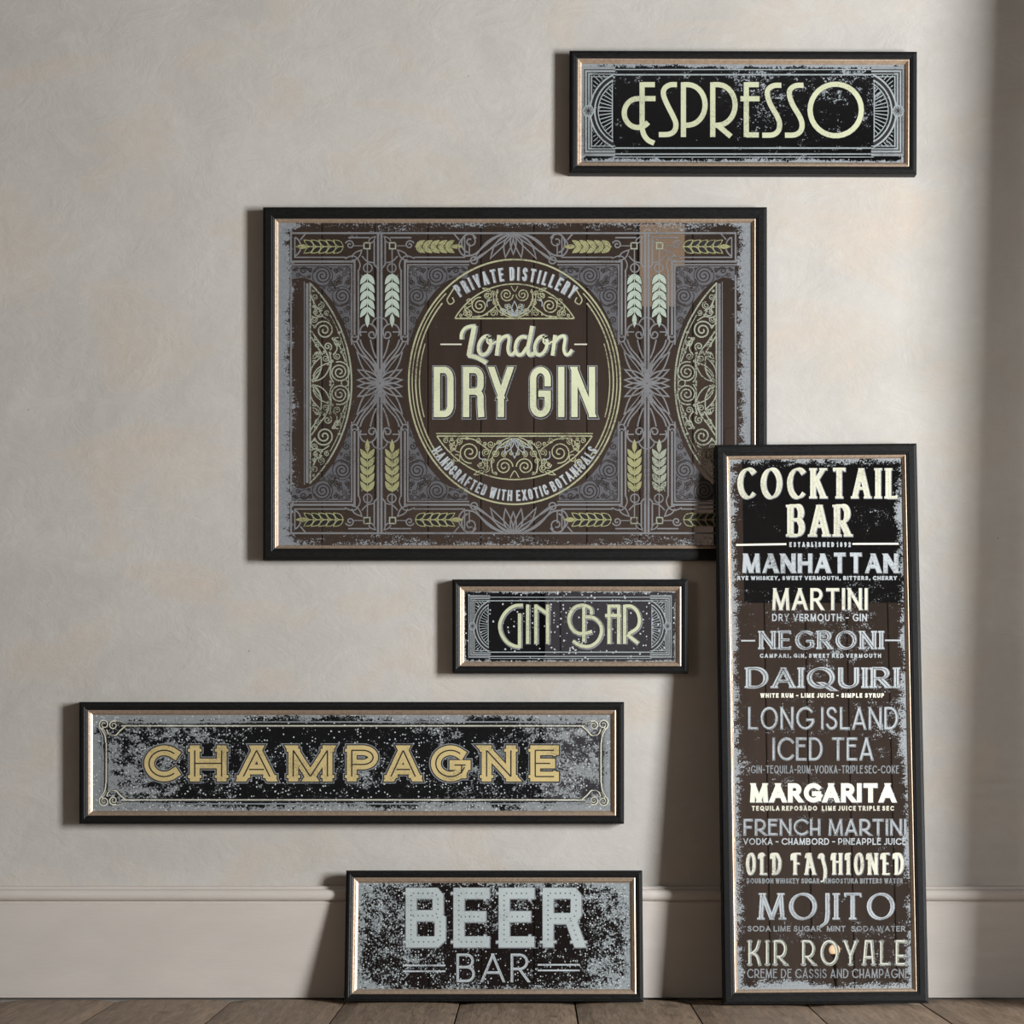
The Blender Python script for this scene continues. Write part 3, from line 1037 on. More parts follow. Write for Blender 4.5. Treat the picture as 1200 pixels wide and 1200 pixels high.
CH['E'] = (.5, [L(0, 0, 0, 1), L(0, 1, .5, 1), L(0, .5, .40, .5), L(0, 0, .5, 0)])
CH['A'] = (.74, [L(0, 0, .37, 1), L(.74, 0, .37, 1), L(.16, .27, .58, .27)])
CH['M'] = (.84, [L(0, 0, 0, 1), L(0, 1, .42, 0), L(.84, 1, .42, 0), L(.84, 1, .84, 0)])
CH['C'] = (.66, [A_(.44, .5, .44, .5, 48, 312, 24)])
CH['G'] = (.76, [A_(.44, .5, .44, .5, 48, 345, 24), L(.78, .12, .78, .44), L(.90, .44, .56, .44)])
for c, a, b in (('C', 169, 207), ('H', 222.5, 265.5), ('A', 279.5, 322), ('M', 338, 389.5), ('P', 406.5, 443), ('A', 452.5, 492.5),
                ('G', 505, 546), ('N', 564.5, 604.5), ('E', 621.5, 655)):
    text(ink, c, a, b, 873.5, 915.8, ST, CH)
ink.build('lettering', 'gold lettering with a dark line engraved inside each stroke')

# ---- LONDON DRY GIN
sg = Sign('framed_mirror_picture', 'large black framed mirror picture with gin label and scroll ornament', 'sign', 308, 899, 242.3, 656.2,
          .0245, -.0006, 0, 13.5, 4.2, GRP)
sg.glass(edge=.034, eamt=.62, blotch=.46, fine=.55, bias=-.74, seed=2.2, silver=(134, 138, 142), stretch=(.5, 1, 1.6), bscale=7, mid=45, tint=(.62, .59, .57), ex=1.0, exw=.05)
QX, QY, KX = 601.5, 449.0, 445.0


def q4(pts):
    """four mirror images about the sheet's own axes"""
    out = []
    for sx in (0, 1):
        for sy in (0, 1):
            out.append([((2 * QX - a) if sx else a, (2 * QY - b) if sy else b) for a, b in pts])
    return out


def q8(pts):
    return q4(pts) + q4([(2 * KX - a, b) for a, b in pts])


ink = Ink(sg)
# stepped corner panels: grey ground with engraved scrolls
tri = [(342, 312), (412, 312), (412, 403), (409, 396), (402, 376), (391, 355), (378, 339), (366, 329), (356, 325), (342, 327)]
for p in q8(tri):
    ink.poly(p, G_GREYF, 0)
scr = [spiral(378, 323, 10.5, 200, 2.3, 1), spiral(401, 347, 10, 100, 2.2, -1), spiral(356, 317, 4.5, 0, 1.5, -1), spiral(406, 375, 4.6, 90, 1.5, 1),
       spiral(389, 333, 2.6, 0, 1.2, 1), spiral(408, 360, 2.6, 0, 1.2, 1), spiral(364, 316, 2.4, 90, 1.2, 1), spiral(393, 317, 3, 90, 1.3, -1), spiral(408, 330, 3, 0, 1.3, 1)]
for s in scr:
    for p in q8(s):
        ink.ribbon(p, 1.5, G_BROWN, 1)
for lf in (leaf((391, 335), -45, 15, 6), leaf((389, 340), -12, 9, 3), leaf((386, 336), -78, 9, 3)):
    for p in q8(lf):
        ink.ribbon(p, .9, G_BROWN, 1, closed=True)
for lf in (leaf((393, 333), -45, 9, 3), leaf((403, 388), 80, 10, 3), leaf((348, 317), 190, 6, 3)):
    for p in q8(lf):
        ink.fill(p, G_BROWN, 1)
for s in ([(366, 326), (372, 334), (380, 336), (388, 333)], [(390, 350), (393, 357), (401, 359), (410, 354)], [(345, 314.5), (366, 314.5)],
          [(396, 314.5), (410, 314.5), (410, 340)], [(410, 352), (410, 370)], [(348, 320), (356, 324), (364, 325)], [(404, 384), (409, 388), (410, 398)]):
    for p in q8(spline(s)):
        ink.ribbon(p, .9, G_BROWN, 1)


def inside(p, poly):
    c = False
    for i in range(len(poly)):
        a, b = poly[i], poly[i - 1]
        if (a[1] > p[1]) != (b[1] > p[1]) and p[0] < (b[0] - a[0]) * (p[1] - a[1]) / (b[1] - a[1]) + a[0]:
            c = not c
    return c


def pack(poly, taken, rmin, rmax, tries=900, gap=.5, seed=3):
    """fill what is left of a panel with small scrolls of decreasing size"""
    rnd = random.Random(seed)
    xs_, ys_ = [p[0] for p in poly], [p[1] for p in poly]
    out = []
    for k in range(tries):
        r = rmax - (rmax - rmin) * k / tries
        p = (rnd.uniform(min(xs_), max(xs_)), rnd.uniform(min(ys_), max(ys_)))
        if not all(inside((p[0] + r * math.cos(R(a)), p[1] + r * math.sin(R(a))), poly) for a in range(0, 360, 45)):
            continue
        if any(math.hypot(p[0] - c[0], p[1] - c[1]) < r + c[2] + gap for c in taken + out):
            continue
        out.append((p[0], p[1], r))
    return [spiral(x, y, r, rnd.uniform(0, 360), 1.1 + r * .12, rnd.choice((-1, 1)), .2) for x, y, r in out]


for s in pack(tri, [(378, 323, 11.5), (401, 347, 11), (356, 317, 5), (406, 375, 5)], 1.1, 3.6):
    for p in q8(s):
        ink.ribbon(p, .85, G_BROWN, 1)
for (a, b, r) in ((378, 323, 11.8), (401, 347, 11.3)):
    for p in q8(arc(a, b, r, r, 0, 360, 26)):
        ink.ribbon(p, .9, G_BROWN, 1)
# straight rules
for s, w_ in (([(340, 273.2), (445, 273.2)], 2.2), ([(341, 273), (341, 307)], 2.0), ([(345.5, 278), (345.5, 301.5), (405, 301.5)], 1.5),
              ([(340, 306.5), (415.5, 306.5), (415.5, 396)], 2.4), ([(340, 310.3), (412.2, 310.3), (412.2, 404)], 1.5),
              ([(420, 316), (420, 398)], 2.0), ([(424, 322), (424, 330)], 1.2),
              ([(443, 272), (443, 449)], 2.6), ([(438.6, 282), (438.6, 310), (442, 314)], 1.8),
              ([(408, 278.5), (433, 278.5)], 1.6), ([(413, 288), (427, 288)], 1.0), ([(360, 332), (360, 449)], 3.0), ([(356.6, 330), (356.6, 449)], .9),
              ([(341, 322), (341, 449)], 2.0), ([(430.5, 291), (430.5, 319)], 1.4)):
    for p in (q8(s) if s[0][0] > 361 or w_ in (2.2, 2.4, 1.5) and s[0][0] != 341 else q4(s)):
        ink.ribbon(p, w_, G_GREY, 2)
for s, w_ in ((spiral(410, 287, 5.5, 200, 1.4, 1), 1.6), (arc(431, 314, 5, 5, 0, 360), 1.5), (arc(340, 289, 12.5, 12.5, -62, 62), 1.7),
              ([(352, 281), (358, 274)], 1.6), (leaf((412, 305), -45, 17, 7), 1.5), (leaf((432, 285), -45, 11, 5), 1.4),
              (spline([(404, 303), (412, 300), (418, 302), (422, 310), (420, 318)]), 1.5), (spline([(424, 300), (430, 306), (438, 308)]), 1.5),
              (arc(431.5, 389, 9.6, 9.6, 150, 395), 1.8), (spiral(436, 392, 5, 30, 1.0, 1, .4), 1.7), ([(421, 389), (430, 389)], 1.5),
              (arc(445, 381, 9, 9, 180, 270), 1.6), (arc(415.5, 397, 3.6, 3.6, 0, 360), 1.6),
              (spline([(418, 400), (424, 411), (434, 424), (442, 436), (445, 446)]), 2.0),
              (spline([(422, 398), (426, 408), (436, 420), (444, 434)]), 1.8), (spline([(434, 398), (437, 410), (441, 420)]), 1.7),
              (spline([(414, 402), (421, 414), (432, 428), (441, 440)]), 1.2)):
    for p in q8(s):
        ink.ribbon(p, w_, G_GREY, 2)
for an, ln, wd in ((-128, 43, 13), (-152, 29, 9), (-176, 26, 7), (-104, 24, 5)):
    for p in q8(leaf((445, 447), an, ln, wd)):
        ink.ribbon(p, 1.7, G_GREY, 3, closed=True)
# square pendants
for p in q8([(426.5, 284.5), (433.5, 284.5), (433.5, 291.5), (426.5, 291.5), (426.5, 284.5)]):
    ink.ribbon(p, 1.5, G_MOON, 4)
# palmettes at the middle of top and bottom
for an, ln, wd, bd in ((90, 25, 7, 0), (108, 30, 9, 2), (132, 40, 9, 3), (146, 56, 10, 4)):
    for p in q4(leaf((601.5, 273), an, ln, wd, bend=bd)):
        ink.ribbon(p, 1.6, G_GREY, 3, closed=True)
for s, w_ in ((arc(550, 285, 9, 11, 100, 330), 2.0), (spiral(551, 283, 6.5, 300, 1.0, 1, .4), 1.6), ([(550, 285), (550, 300)], 1.5),
              (spline([(545, 300), (556, 298), (568, 288), (580, 279), (592, 273)]), 2.0), (spline([(549, 306), (560, 303), (574, 292), (586, 281), (598, 274)]), 1.8),
              (arc(555.5, 305, 4, 4, 0, 360), 1.7), ([(445, 273.2), (601.5, 273.2)], 2.2), ([(478, 306.5), (549, 306.5)], 2.2), ([(486, 301.5), (545, 301.5)], 1.5)):
    for p in q4(s):
        ink.ribbon(p, w_, G_GREY, 3)
ink.build('scroll_ornament', 'etched grey scroll and strapwork ornament')

# half-moon panels at the two sides
ink = Ink(sg)
def hseg(c, d, a0, a1, n):
    r = (c * c + d * d) / (2 * d)
    f = math.degrees(math.asin(c / r)) / 90.0
    return [(363.5 + x - (r - d), 449 + y) for x, y in arc(0, 0, r, r, a0 * f, a1 * f, n)]


moon = [([(363.5, 331), (363.5, 449)], 1.8), (hseg(117, 48.5, -90, 0, 30), 1.9), (hseg(110, 45, -62, 0, 22), .9),
        (spiral(380, 387, 11.5, 190, 2.1, 1), 1.7), (spiral(398, 436, 12.5, 250, 2.6, 1), 1.6), (spiral(384, 406, 5, 60, 1.5, -1), 1.5),
        (spline([(365, 388), (373, 400), (382, 412), (386, 424)]), 1.6), (spline([(364, 394), (371, 405), (378, 416)]), 1.5),
        (spline([(364, 345), (368, 356), (370, 366)]), 1.5), (spline([(367, 352), (371, 360), (378, 364)]), 1.4), (arc(372, 366, 4, 4, 0, 300), 1.2),
        (leaf((365, 446), -68, 30, 11), 1.4), (leaf((366, 447), -46, 32, 12), 1.4), (leaf((366, 448), -57, 20, 4), 1.2),
        (spline([(386, 412), (388, 424), (387, 440), (391, 448)]), 1.5), (spline([(393, 398), (398, 406), (402, 416), (405, 424)]), 1.5),
        (arc(396, 400, 4.5, 4.5, 40, 280), 1.3), (spline([(389, 396), (395, 408), (390, 416)]), 1.3), (arc(404, 449, 4, 4, 0, 360), 1.2),
        (spline([(364, 370), (370, 372), (378, 371), (386, 376)]), 1.3), (arc(368.5, 377, 4, 5, 90, 330), 1.2), (leaf((366, 420), -40, 12, 4), 1.1)]
mpoly = hseg(115, 47, -90, 0, 30) + [(365, 449)]
moon += [(s, .95) for s in pack(mpoly, [(381, 386, 11.5), (397, 436, 12.5), (384, 406, 5), (374, 436, 9)], 1.3, 4.5, seed=9)]
for side in (0, 1):
    ink = Ink(sg)
    for s, w_ in moon:
        for p in q4(s)[2 * side:2 * side + 2]:
            ink.ribbon(p, w_, G_MOON, 4)
    ink.build('half_moon_ornament', 'pale green gold openwork half moon')

# wheat ears
def wheat(px, py, ang, ln, mat, pairs=5, outline=False):
    k = Ink(sg)
    ca, sa = math.cos(R(ang)), math.sin(R(ang))
    at = lambda a, b: (px + a * ca - b * sa, py + a * sa + b * ca)
    st_ = ln / (pairs + .9)
    k.ribbon([at(0, 0), at(ln * .9, 0)], .9, mat, 6)
    for i in range(pairs):
        for s in (-1, 1):
            lf = leaf(at(i * st_ + 1, s * .4), ang + s * 33, st_ * 1.55, 6.2)
            k.fill(leaf(at(i * st_ + .5, s * .2), ang + s * 33, st_ * 1.7, 7.6), G_DARK, 4)
            if outline:
                k.ribbon(lf, 1.0, mat, 5, closed=True)
            else:
                k.fill(lf, mat, 5)
    lf = leaf(at(pairs * st_ - 1, 0), ang, st_ * 1.7, 5.5)
    k.fill(lf, mat, 6)
    return k.build('wheat_ear')


for i, x in enumerate((430.5, 459.5, 743.5, 772.5)):
    wheat(x, 320, 90, 57, G_WHEATS)
    wheat(x, 577, -90, 56, G_WHEATG if i != 3 else G_MOON)
for i, (x, dr) in enumerate(((403, 180), (486, 0), (717, 180), (800, 0))):
    wheat(x, 289, dr, 51, G_WHEATG, 5, i in (0, 3))
    wheat(x, 609, dr, 51, G_WHEATG, 5, True)

# medallion
MX, MY, MA, MB = 603.0, 447.5, 124.0, 143.5


def seg(hx, hy, n=30):
    """circular segment over a chord, from the right-hand corner to the left-hand one"""
    r = (hx * hx + hy * hy) / (2 * hy)
    a = math.degrees(math.asin(hx / r))
    return [(x, y - (r - hy)) for x, y in arc(0, 0, r, r, 90 - a, 90 + a, n)]


def ell(k, a0, a1, n=60):
    return arc(MX, MY, MA - k, MB - k, a0, a1, n)


ink = Ink(sg)
ink.poly(ell(0, 0, 354, 59), G_BROWN, 0) if False else None
ink.ribbon(ell(0, 0, 360, 110), 2.0, G_MED, 4, closed=True)
for k, sp_, w_ in ((4, 48, 1.3), (8.2, 43, 1.7), (12.5, 20, 1.2)):
    ink.ribbon(ell(k, -sp_, sp_ * .92), w_, G_MED, 4)
    ink.ribbon(ell(k, 180 - sp_ * .92, 180 + sp_), w_, G_MED, 4)
for sx in (-1, 1):
    for sy in (-1, 1):
        ink.ribbon([(MX + sx * a, MY + sy * b) for a, b in spline([(69, 113), (76, 102), (79, 96), (76, 91), (71, 94), (73, 99)])], 1.4, G_MED, 4)
for xa, xb in ((516, 541), (673, 688)):
    line(ink, xa, 403.5, xb, 403.5, 1.6, G_CREAM, 4)
# upper and lower fans
for (yc_, hx_, hy_, sg_, sc_) in ((373.2, 70, 40.5, -1, 1.0), (511, 91, 51, 1, 1.28)):
    T = lambda p: [(MX + a, yc_ + sg_ * b) for a, b in p]
    Mr = lambda p: [(-a, b) for a, b in p]
    ink.ribbon(T([(-hx_, 0), (hx_, 0)]), 1.7, G_MED, 4)
    if sg_ > 0:
        ink.ribbon(T([(-hx_ - 1, -3), (hx_ + 1, -3)]), 1.2, G_MED, 4)
    ink.ribbon(T(seg(hx_, hy_)), 1.6, G_MED, 4)
    for s, w_ in ((spiral(9.5, 28, 8, 180, 2.0, 1), 1.4), (spiral(41, 15, 10, 100, 2.1, -1), 1.4), (spline([(2, 2), (14, 10), (21, 22), (20, 34)]), 1.6),
                  (spline([(4, 1), (18, 8), (24, 20), (25, 31)]), 1.1), (spline([(22, 14), (30, 8), (38, 3), (50, 2)]), 1.4), (spline([(26, 22), (32, 20), (32, 14)]), 1.2),
                  (leaf((0, 2), 90, 18, 7), 1.2), (leaf((1, 2), 60, 16, 6), 1.2), (leaf((2, 2), 32, 17, 6), 1.2), (spiral(30, 26, 4, 0, 1.3, 1), 1.1),
                  (spline([(51, 15), (56, 12), (60, 8)]), 1.1), (spiral(58, 6, 3.6, 90, 1.2, 1), 1.0), (leaf((52, 3), 60, 14, 4), 1.0), (spline([(4, 38), (0, 32), (-4, 38)]), 1.1),
                  (arc(53, 20, 3, 3, 0, 300), 1.0), (leaf((28, 32), 20, 10, 3), 1.0)):
        s2 = [(a * sc_, b * sc_) for a, b in s]
        for p in (s2, Mr(s2)):
            ink.ribbon(T(p), w_, G_MED if abs(w_ - 1.2) > .01 else G_LINE, 5)
for poly, tk, sy, y_, sd in ((seg(68, 38.5)[:16] + [(1, 1)], [(9.5, 28, 8.5), (41, 15, 10.5)], -1, 373.2, 5),
                             (seg(89, 49)[:16] + [(1, 1)], [(12, 36, 10.5), (52.5, 19, 13)], 1, 511, 6)):
    for s in pack(poly, tk, 1.3, 4.6, seed=sd):
        for mx in (-1, 1):
            ink.ribbon([(MX + mx * a, y_ + sy * b) for a, b in s], .95, G_MED, 4)
ink.build('medallion', 'pale green gold oval medallion with openwork fans')


def on_ellipse(rx, ry, top):
    """x measured along the curve from the middle, y = height of the letter above the line"""
    N = 400
    pts = []
    for i in range(N + 1):
        a = (-180 + 180 * i / N) if top else (180 - 180 * i / N)
        pts.append((MX + rx * math.cos(R(a)), MY + ry * math.sin(R(a))))
    ds = [0.0]
    for i in range(N):
        ds.append(ds[-1] + math.hypot(pts[i + 1][0] - pts[i][0], pts[i + 1][1] - pts[i][1]))
    mid = ds[-1] / 2

    def f(q_):
        s = q_[0] + mid
        s = min(max(s, 0), ds[-1] - 1e-6)
        lo, hi = 0, N
        while hi - lo > 1:
            m = (lo + hi) // 2
            if ds[m] <= s:
                lo = m
            else:
                hi = m
        t = (s - ds[lo]) / (ds[hi] - ds[lo])
        p = [pts[lo][k] + (pts[hi][k] - pts[lo][k]) * t for k in (0, 1)]
        d = (pts[hi][0] - pts[lo][0], pts[hi][1] - pts[lo][1])
        l = math.hypot(*d)
        nx, ny = d[1] / l, -d[0] / l            # to the left of travel, upwards on the sheet
        return (p[0] + nx * -q_[1], p[1] + ny * -q_[1])
    return f


ink = Ink(sg)
ST = dict(w=2.5, track=.20, space=.42, layers=[(G_SILVD, 4, 'add', .5, .7, .3), (G_SILV, 5, 'add', -.3)])
text(ink, 'PRIVATE DISTILLERY', -68, 70, -15.8, 0, ST, CON, path=on_ellipse(115, 118.8, True))
ink.build('arched_lettering', 'small silver lettering arched over the oval')
ink = Ink(sg)
ST = dict(w=1.9, track=.20, space=.42, layers=[(G_SILVD, 4, 'add', .4, .5, .2), (G_SILV, 5, 'add', -.2)])
text(ink, 'HANDCRAFTED WITH EXOTIC BOTANICALS', -119, 119, -12.6, 0, ST, CON, path=on_ellipse(120.5, 139.5, False))
ink.build('arched_lettering', 'small silver lettering curving under the oval')

ink = Ink(sg)
ln = lambda *a: spline([(530 + a[i] / 7.5, 370 + a[i + 1] / 7.5) for i in range(0, len(a), 2)], 7)
scr = [(ln(80, 205, 82, 160, 108, 115, 150, 95, 200, 90), 4.2), (ln(195, 88, 178, 180, 160, 270, 146, 350), 6.2),
       (ln(140, 348, 200, 362, 250, 385, 298, 415), 5.2)]
for cx_ in (285, 780):
    scr.append(([(530 + (cx_ + 52 * math.cos(R(t)) - 16 * math.sin(R(t)) * -1 * -1) / 7.5, 370 + (262 + 82 * math.sin(R(t))) / 7.5) for t in range(-60, 301, 12)] +
                [(530 + (cx_ + 18) / 7.5, 370 + 190 / 7.5)], 4.4))
    scr.append((ln(cx_ + 22, 200, cx_ + 25, 235, cx_ + 60, 250, cx_ + 100, 225), 2.2))
for x_ in (400, 892):
    scr.append((ln(x_ + 12, 172, x_ + 2, 260, x_ - 10, 348), 5.0))
    scr.append((ln(x_, 250, x_ + 40, 195, x_ + 85, 178, x_ + 100, 205, x_ + 90, 290, x_ + 105, 338, x_ + 135, 335, x_ + 160, 300), 4.2))
scr.append((ln(655, 190, 610, 185, 570, 220, 555, 290, 575, 340, 615, 335, 655, 280), 4.4))
scr.append((ln(702, 92, 685, 190, 665, 290, 680, 342, 720, 330), 5.2))
for s, w_ in scr:
    ink.ribbon([(a + 1.0, b + .2) for a, b in s], w_ + 1.4, G_SILVD, 4, .4)
for s, w_ in scr:
    ink.ribbon([(a - .2, b) for a, b in s], w_ * .86, G_DRY, 5, .3)
ink.build('script_lettering', 'cream script lettering')

ink = Ink(sg)
ST = dict(w=7.4, layers=[(G_SILVD, 4, 'add', 4.4, .4, .6), (G_BROWN, 5, 'add', 2.4, .5, .5), (G_DRY, 6, 'add', 0)])
for c, a, b in (('D', 508.3, 531.5), ('R', 542.5, 567.5), ('Y', 573, 601), ('G', 621, 645.5), ('I', 654, 661.4), ('N', 669.5, 697.5)):
    text(ink, c, a, b, 429.8, 488.8, ST, CON)
ink.build('lettering', 'tall cream lettering with a grey outline')

# ---- BEER BAR
t_b = math.atan(.0375 / .207)
sg = Sign(KIND, 'black framed mirror sign reading BEER BAR standing on the floor', 'sign', 404, 753.2, 1019.8, 1171, .0185, None, t_b, 8.4, 6, GRP, foot=-.0605)
sg.glass(edge=.016, eamt=.5, blotch=.56, fine=.8, bias=-.48, dots=.42, dscale=205, seed=11.4, left=.40, silver=(146, 153, 155), bscale=11, mid=60, tint=(.13, .13, .14))
ink = Ink(sg)
ST = dict(w=12.5, serif=3.2, sth=2.4, layers=[(G_SILVD, 4, 'add', 1.8, .4, .4), (G_BEER, 5, 'add', 0)])
for c, a, b in (('B', 475.5, 522), ('E', 531.5, 573.5), ('E', 584.5, 626), ('R', 636, 684)):
    st_ = layout(c, a, b, 1040.5, 1110, ST, BLK)
    draw(ink, st_, ST)
    for p, fw in st_:
        if fw is not None:
            continue
        for i in range(len(p) - 1):
            ln_ = math.hypot(p[i + 1][0] - p[i][0], p[i + 1][1] - p[i][1])
            n = int(round(ln_ / 5.6))
            for j in range(n):
                t = (j + .5) / n
                x, y = p[i][0] + (p[i + 1][0] - p[i][0]) * t, p[i][1] + (p[i + 1][1] - p[i][1]) * t
                ink.fill([(x + .95 * math.cos(R(60 * k)), y + .95 * math.sin(R(60 * k))) for k in range(6)], G_SILVD, 6)
                ink.fill([(x + .55 * math.cos(R(60 * k)) + .2, y + .55 * math.sin(R(60 * k)) + .2) for k in range(6)], G_DARK, 7)
ink.build('lettering', 'large frosted silver slab lettering with rows of bulb dots')
ink = Ink(sg)
ST = dict(w=2.9, layers=[(G_DARK, 4, 'add', 1.2), (G_SILV, 5, 'add', 0), (G_SILVD, 6, 'abs', .6, .4, .4)])
for c, a, b in (('B', 535, 556.5), ('A', 563.5, 591.5), ('R', 598.5, 620.5)):
    text(ink, c, a, b, 1117.5, 1151, ST, GL)
for xa, xb, ya, yb in ((472, 522, 1131.4, 1138.2), (630, 679.5, 1130.6, 1137.2)):
    line(ink, xa, ya, xb, ya, 1.9, G_SILV, 5)
    line(ink, xa, yb, xb, yb, 1.9, G_SILV, 5)
ink.build('subtitle_lettering', 'thin silver lettering between double rules')

# ---- COCKTAIL BAR
t_c = math.asin((.098 - .0205) / 1.11)
sg = Sign('framed_mirror_list', 'tall black framed mirror list of cocktails leaning beside the smaller signs', 'sign', 842.8, 1081.6, 520, 1175, .020, None, t_c, 13.2, 3.8, GRP,
          foot=-.098, roll=R(-.45), bx=968)
sg.glass(edge=.022, eamt=.95, blotch=.62, fine=.62, bias=-.58, dots=0, dscale=230, seed=16.2, silver=(150, 155, 158), stretch=(.7, 1, 1.2), bscale=8, mid=55, tint=(.62, .58, .55))


def serif(w, thin, m, ser=1.2, track=.10, space=.35, hi=None, **kw):
    ly = [(G_SILVD, 4, 'add', 1.0, .5, .5), (m, 5, 'add', 0)]
    if hi:
        ly.append((hi, 6, 'abs', .8, .3, .3))
    return dict(w=w, thin=thin, con=True, nib=18, serif=ser, sth=thin, track=track, space=space, layers=ly, **kw)


def sans(w, m, track=.16, space=.5, under=1.0, inl=None, iw=.7):
    ly = []
    if under:
        ly.append((G_SILVD if inl is None else m, 4, 'add', under, .4, .4))
    ly.append((m, 5, 'add', 0))
    if inl:
        ly.append((inl, 6, 'abs', iw))
    return dict(w=w, track=track, space=space, layers=ly)


def small(m, w=1.25, track=.22, space=.6):
    return dict(w=w, track=track, space=space, layers=[(m, 5, 'add', 0)])


ROWS = [
    ('title_lettering', [('COCKTAIL', 864, 1053.5, 548.5, 583.8, serif(6.4, 2.2, G_CREAM, 1.3, .085, hi=G_PALE), GL),
                         ('BAR', 922.5, 997.5, 591.5, 628.5, serif(7.2, 2.4, G_CREAM, 1.6, .05, hi=G_PALE), GL)], 'large cream serif title'),
    ('date_lettering', [('ESTABLISHED 1892', 925, 997, 635.2, 641, dict(w=1.5, track=.36, space=.5, layers=[(G_SILV, 5, 'add', 0)]), GL)], None),
    ('drink_lettering', [('MANHATTAN', 869.5, 1052.5, 648.6, 671, dict(serif(5.2, 1.9, G_SILV, 0, .10), nib=40), GL)], None),
    ('ingredient_lettering', [('RYE WHISKEY, SWEET VERMOUTH, BITTERS, CHERRY', 864, 1051, 675, 679.8, small(G_SILV, 1.25), GL)], None),
    ('drink_lettering', [('MARTINI', 905, 1016.5, 689.2, 714.6, sans(3.3, G_CREAM, .14), GL)], None),
    ('ingredient_lettering', [('DRY VERMOUTH - GIN', 904.8, 1016, 719.3, 728, small(G_SILV, 1.4, .17, .55), GL)], None),
    ('drink_lettering', [('NEGRONI', 889.5, 1034.5, 739.3, 760.2, serif(4.2, 1.5, G_SILV, 1.2, .08, hi=G_DARK), GL)], None),
    ('ingredient_lettering', [('CAMPARI, GIN, SWEET RED VERMOUTH', 890.5, 1032.5, 766, 770.8, small(G_SILV, 1.15, .32), GL)], None),
    ('drink_lettering', [('DAIQUIRI', 874, 1053, 782.2, 805.6, serif(5.4, 1.6, G_SILV, 1.4, .06, hi=G_DARK), GL)], None),
    ('ingredient_lettering', [('WHITE RUM - LIME JUICE - SIMPLE SYRUP', 891, 1036, 812.3, 817.6, small(G_WHITE, 1.3, .22), GL)], None),
    ('drink_lettering', [('LONG ISLAND', 876.5, 1052, 828.2, 854.6, sans(2.7, G_SILVD, .12, .36, .6, G_SILV, 1.4), DEC),
                         ('ICED TEA', 905, 1023, 864, 890.8, sans(2.7, G_SILVD, .12, .42, .6, G_SILV, 1.4), DEC)], None),
    ('ingredient_lettering', [('GIN-TEQUILA-RUM-VODKA-TRIPLE SEC-COKE', 880, 1053.5, 897, 906.4, small(G_SILVD, 1.2, .10, .2), DEC)], None),
    ('drink_lettering', [('MARGARITA', 879, 1049.5, 917.8, 940.2, dict(w=5.4, track=.10, layers=[(G_SILVD, 4, 'add', .6, .5, .5), (G_WHITE, 5, 'add', 0)]), GL)], 'bold cream white lettering'),
    ('ingredient_lettering', [('TEQUILA REPOSADO  LIME JUICE TRIPLE SEC', 881, 1047.5, 944.4, 950, small(G_CREAM, 1.35, .24, .5), GL)], None),
    ('drink_lettering', [('FRENCH MARTINI', 871, 1062, 959.4, 978.8, sans(2.8, G_SILVD, .13, .5, .6, G_SILV, 1.1), DEC)], None),
    ('ingredient_lettering', [('VODKA - CHAMBORD - PINEAPPLE JUICE', 871, 1062, 982.2, 990, small(G_SILV, 1.3, .14, .45), DEC)], None),
    ('drink_lettering', [('OLD FASHIONED', 874, 1059, 999.6, 1024.8, serif(3.7, 1.3, G_CREAM, .6, .10, .5), OLD)], None),
    ('ingredient_lettering', [('BOURBON WHISKEY SUGAR  ANGOSTURA BITTERS WATER', 875, 1058, 1029.2, 1035.4, small(G_SILVD, 1.3, .12, .4), GL)], None),
    ('drink_lettering', [('MOJITO', 889, 1048, 1046.6, 1077, serif(4.6, 1.6, G_SILV, 1.8, .06, hi=G_SILVD), GL)], None),
    ('ingredient_lettering', [('SODA LIME SUGAR  MINT  SODA WATER', 876, 1061, 1085, 1091.6, small(G_SILVD, 1.3, .16, .5), GL)], None),
    ('drink_lettering', [('KIR ROYALE', 876.5, 1062.5, 1101.2, 1131.4, dict(w=3.4, serif=1.2, sth=1.6, track=.11, space=.58,
                          layers=[(G_MOON, 4, 'add', .6, .4, .4), (G_SILVD, 5, 'add', -.4), (G_CREAM, 6, 'abs', 1.4, -.4, -.2)]), KIR)], None),
    ('ingredient_lettering', [('CREME DE CASSIS AND CHAMPAGNE', 875.5, 1065.5, 1135.4, 1146.2, small(G_SILVD, 1.3, .12, .4), DEC)], None),
]
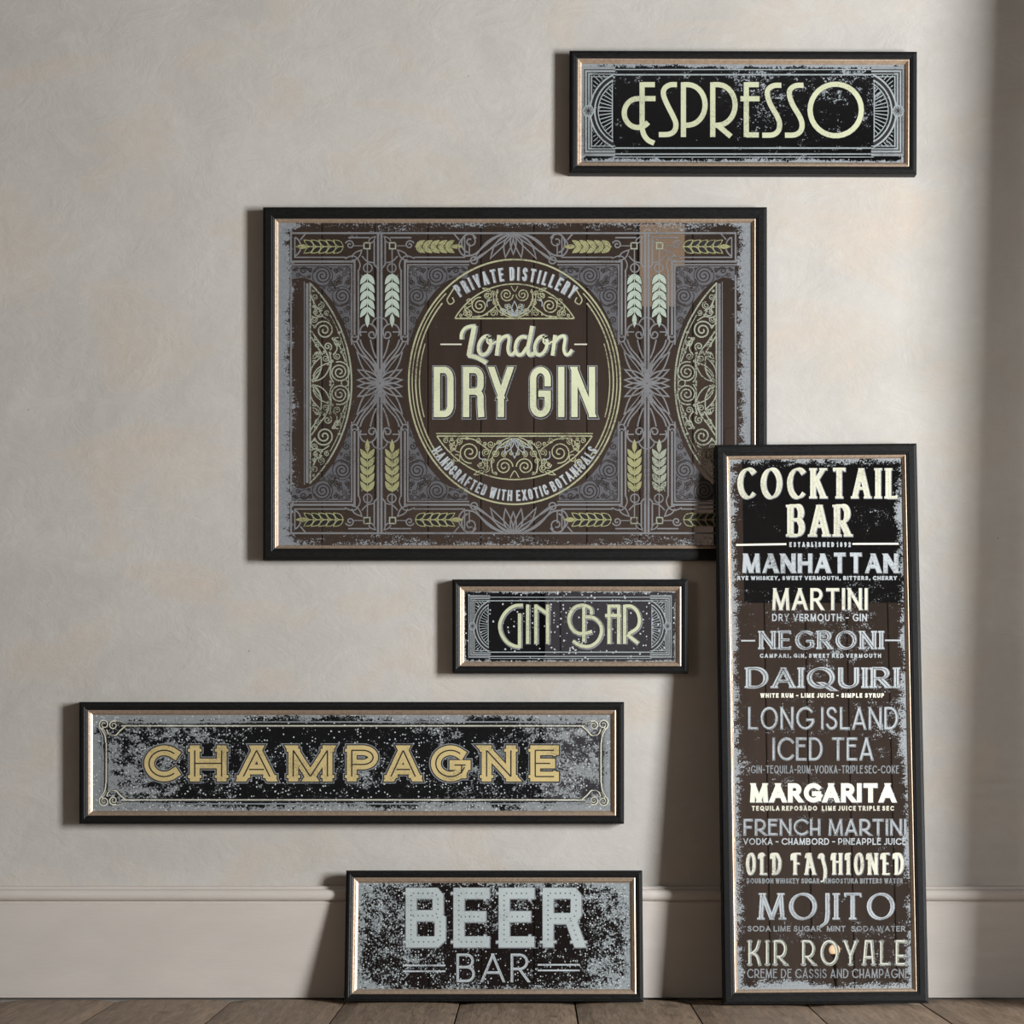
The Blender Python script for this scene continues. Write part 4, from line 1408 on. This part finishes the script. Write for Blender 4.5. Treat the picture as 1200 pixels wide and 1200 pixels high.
for name, items, lab in ROWS:
    ink = Ink(sg)
    for (tx, xa, xb, ya, yb, st_, fnt) in items:
        f2 = fnt
        if tx == 'MOJITO':
            f2 = dict(fnt)
            f2['J'] = (.16, [spline(L(.16, 1, .16, .6, .16, .15, .10, -.14, -.08, -.30), 5)])
        text(ink, tx, xa, xb, ya, yb, st_, f2)
    if tx.startswith('EST'):
        line(ink, 862.5, 638.6, 921.5, 637.6, 2.3, G_WHITE, 5)
        line(ink, 999, 637.4, 1053, 637.2, 2.2, G_WHITE, 5)
    if tx == 'NEGRONI':
        line(ink, 868.6, 750.8, 885, 750.8, 1.8, G_SILV, 5)
        line(ink, 1037, 750.4, 1056.5, 750.4, 1.8, G_SILV, 5)
    ink.build(name, lab)

# ------------------------------------------------------------------ small globe lamp far behind the camera, seen as a spark in the tall mirror
def lathe(name, prof, mat, parent, n=24):
    V, F = [], []
    for r, z in prof:
        for i in range(n):
            V.append((r * math.cos(2 * math.pi * i / n), r * math.sin(2 * math.pi * i / n), z))
    for j in range(len(prof) - 1):
        for i in range(n):
            k = (i + 1) % n
            F.append((j * n + i, j * n + k, (j + 1) * n + k, (j + 1) * n + i))
    F.append(tuple(range(n))[::-1])
    F.append(tuple(range((len(prof) - 1) * n, len(prof) * n)))
    return mesh(name, V, F, mat, parent, smooth=True)


p0 = sg.P(978, 1113)
nrm = (sg.M.to_3x3() @ Vector((0, -1, 0))).normalized()
pw = sg.M @ p0
d = (pw - CAM).normalized()
d = d - 2 * d.dot(nrm) * nrm
pl = pw + d * ((-5.7 - pw.y) / d.y)
lamp = bpy.data.objects.new('globe_lamp', None)
lamp.location = (pl.x, pl.y, 0)
COL.objects.link(lamp)
lamp['label'] = 'glowing globe lamp reflected low in the tall cocktail mirror'
lamp['category'] = 'lamp'
gt = NT('glowing_opal_glass')
gt.set(Base_Color=S(230, 210, 180), Roughness=.4, Emission_Color=(1.0, .74, .45, 1), Emission_Strength=1.1)
M_brass = plain('dark_brass', S(96, 72, 44), .4, .9)
zc = max(pl.z, .12)
lathe('base', [(.07, .002), (.07, .012), (.02, .022), (.01, .03)], M_brass, lamp)
lathe('stem', [(.008, .028), (.008, zc - .03), (.018, zc - .028), (.018, zc - .02)], M_brass, lamp)
lathe('globe', [(max(.001, .026 * math.sin(math.pi * i / 12)), zc - .026 * math.cos(math.pi * i / 12)) for i in range(13)], gt.m, lamp)
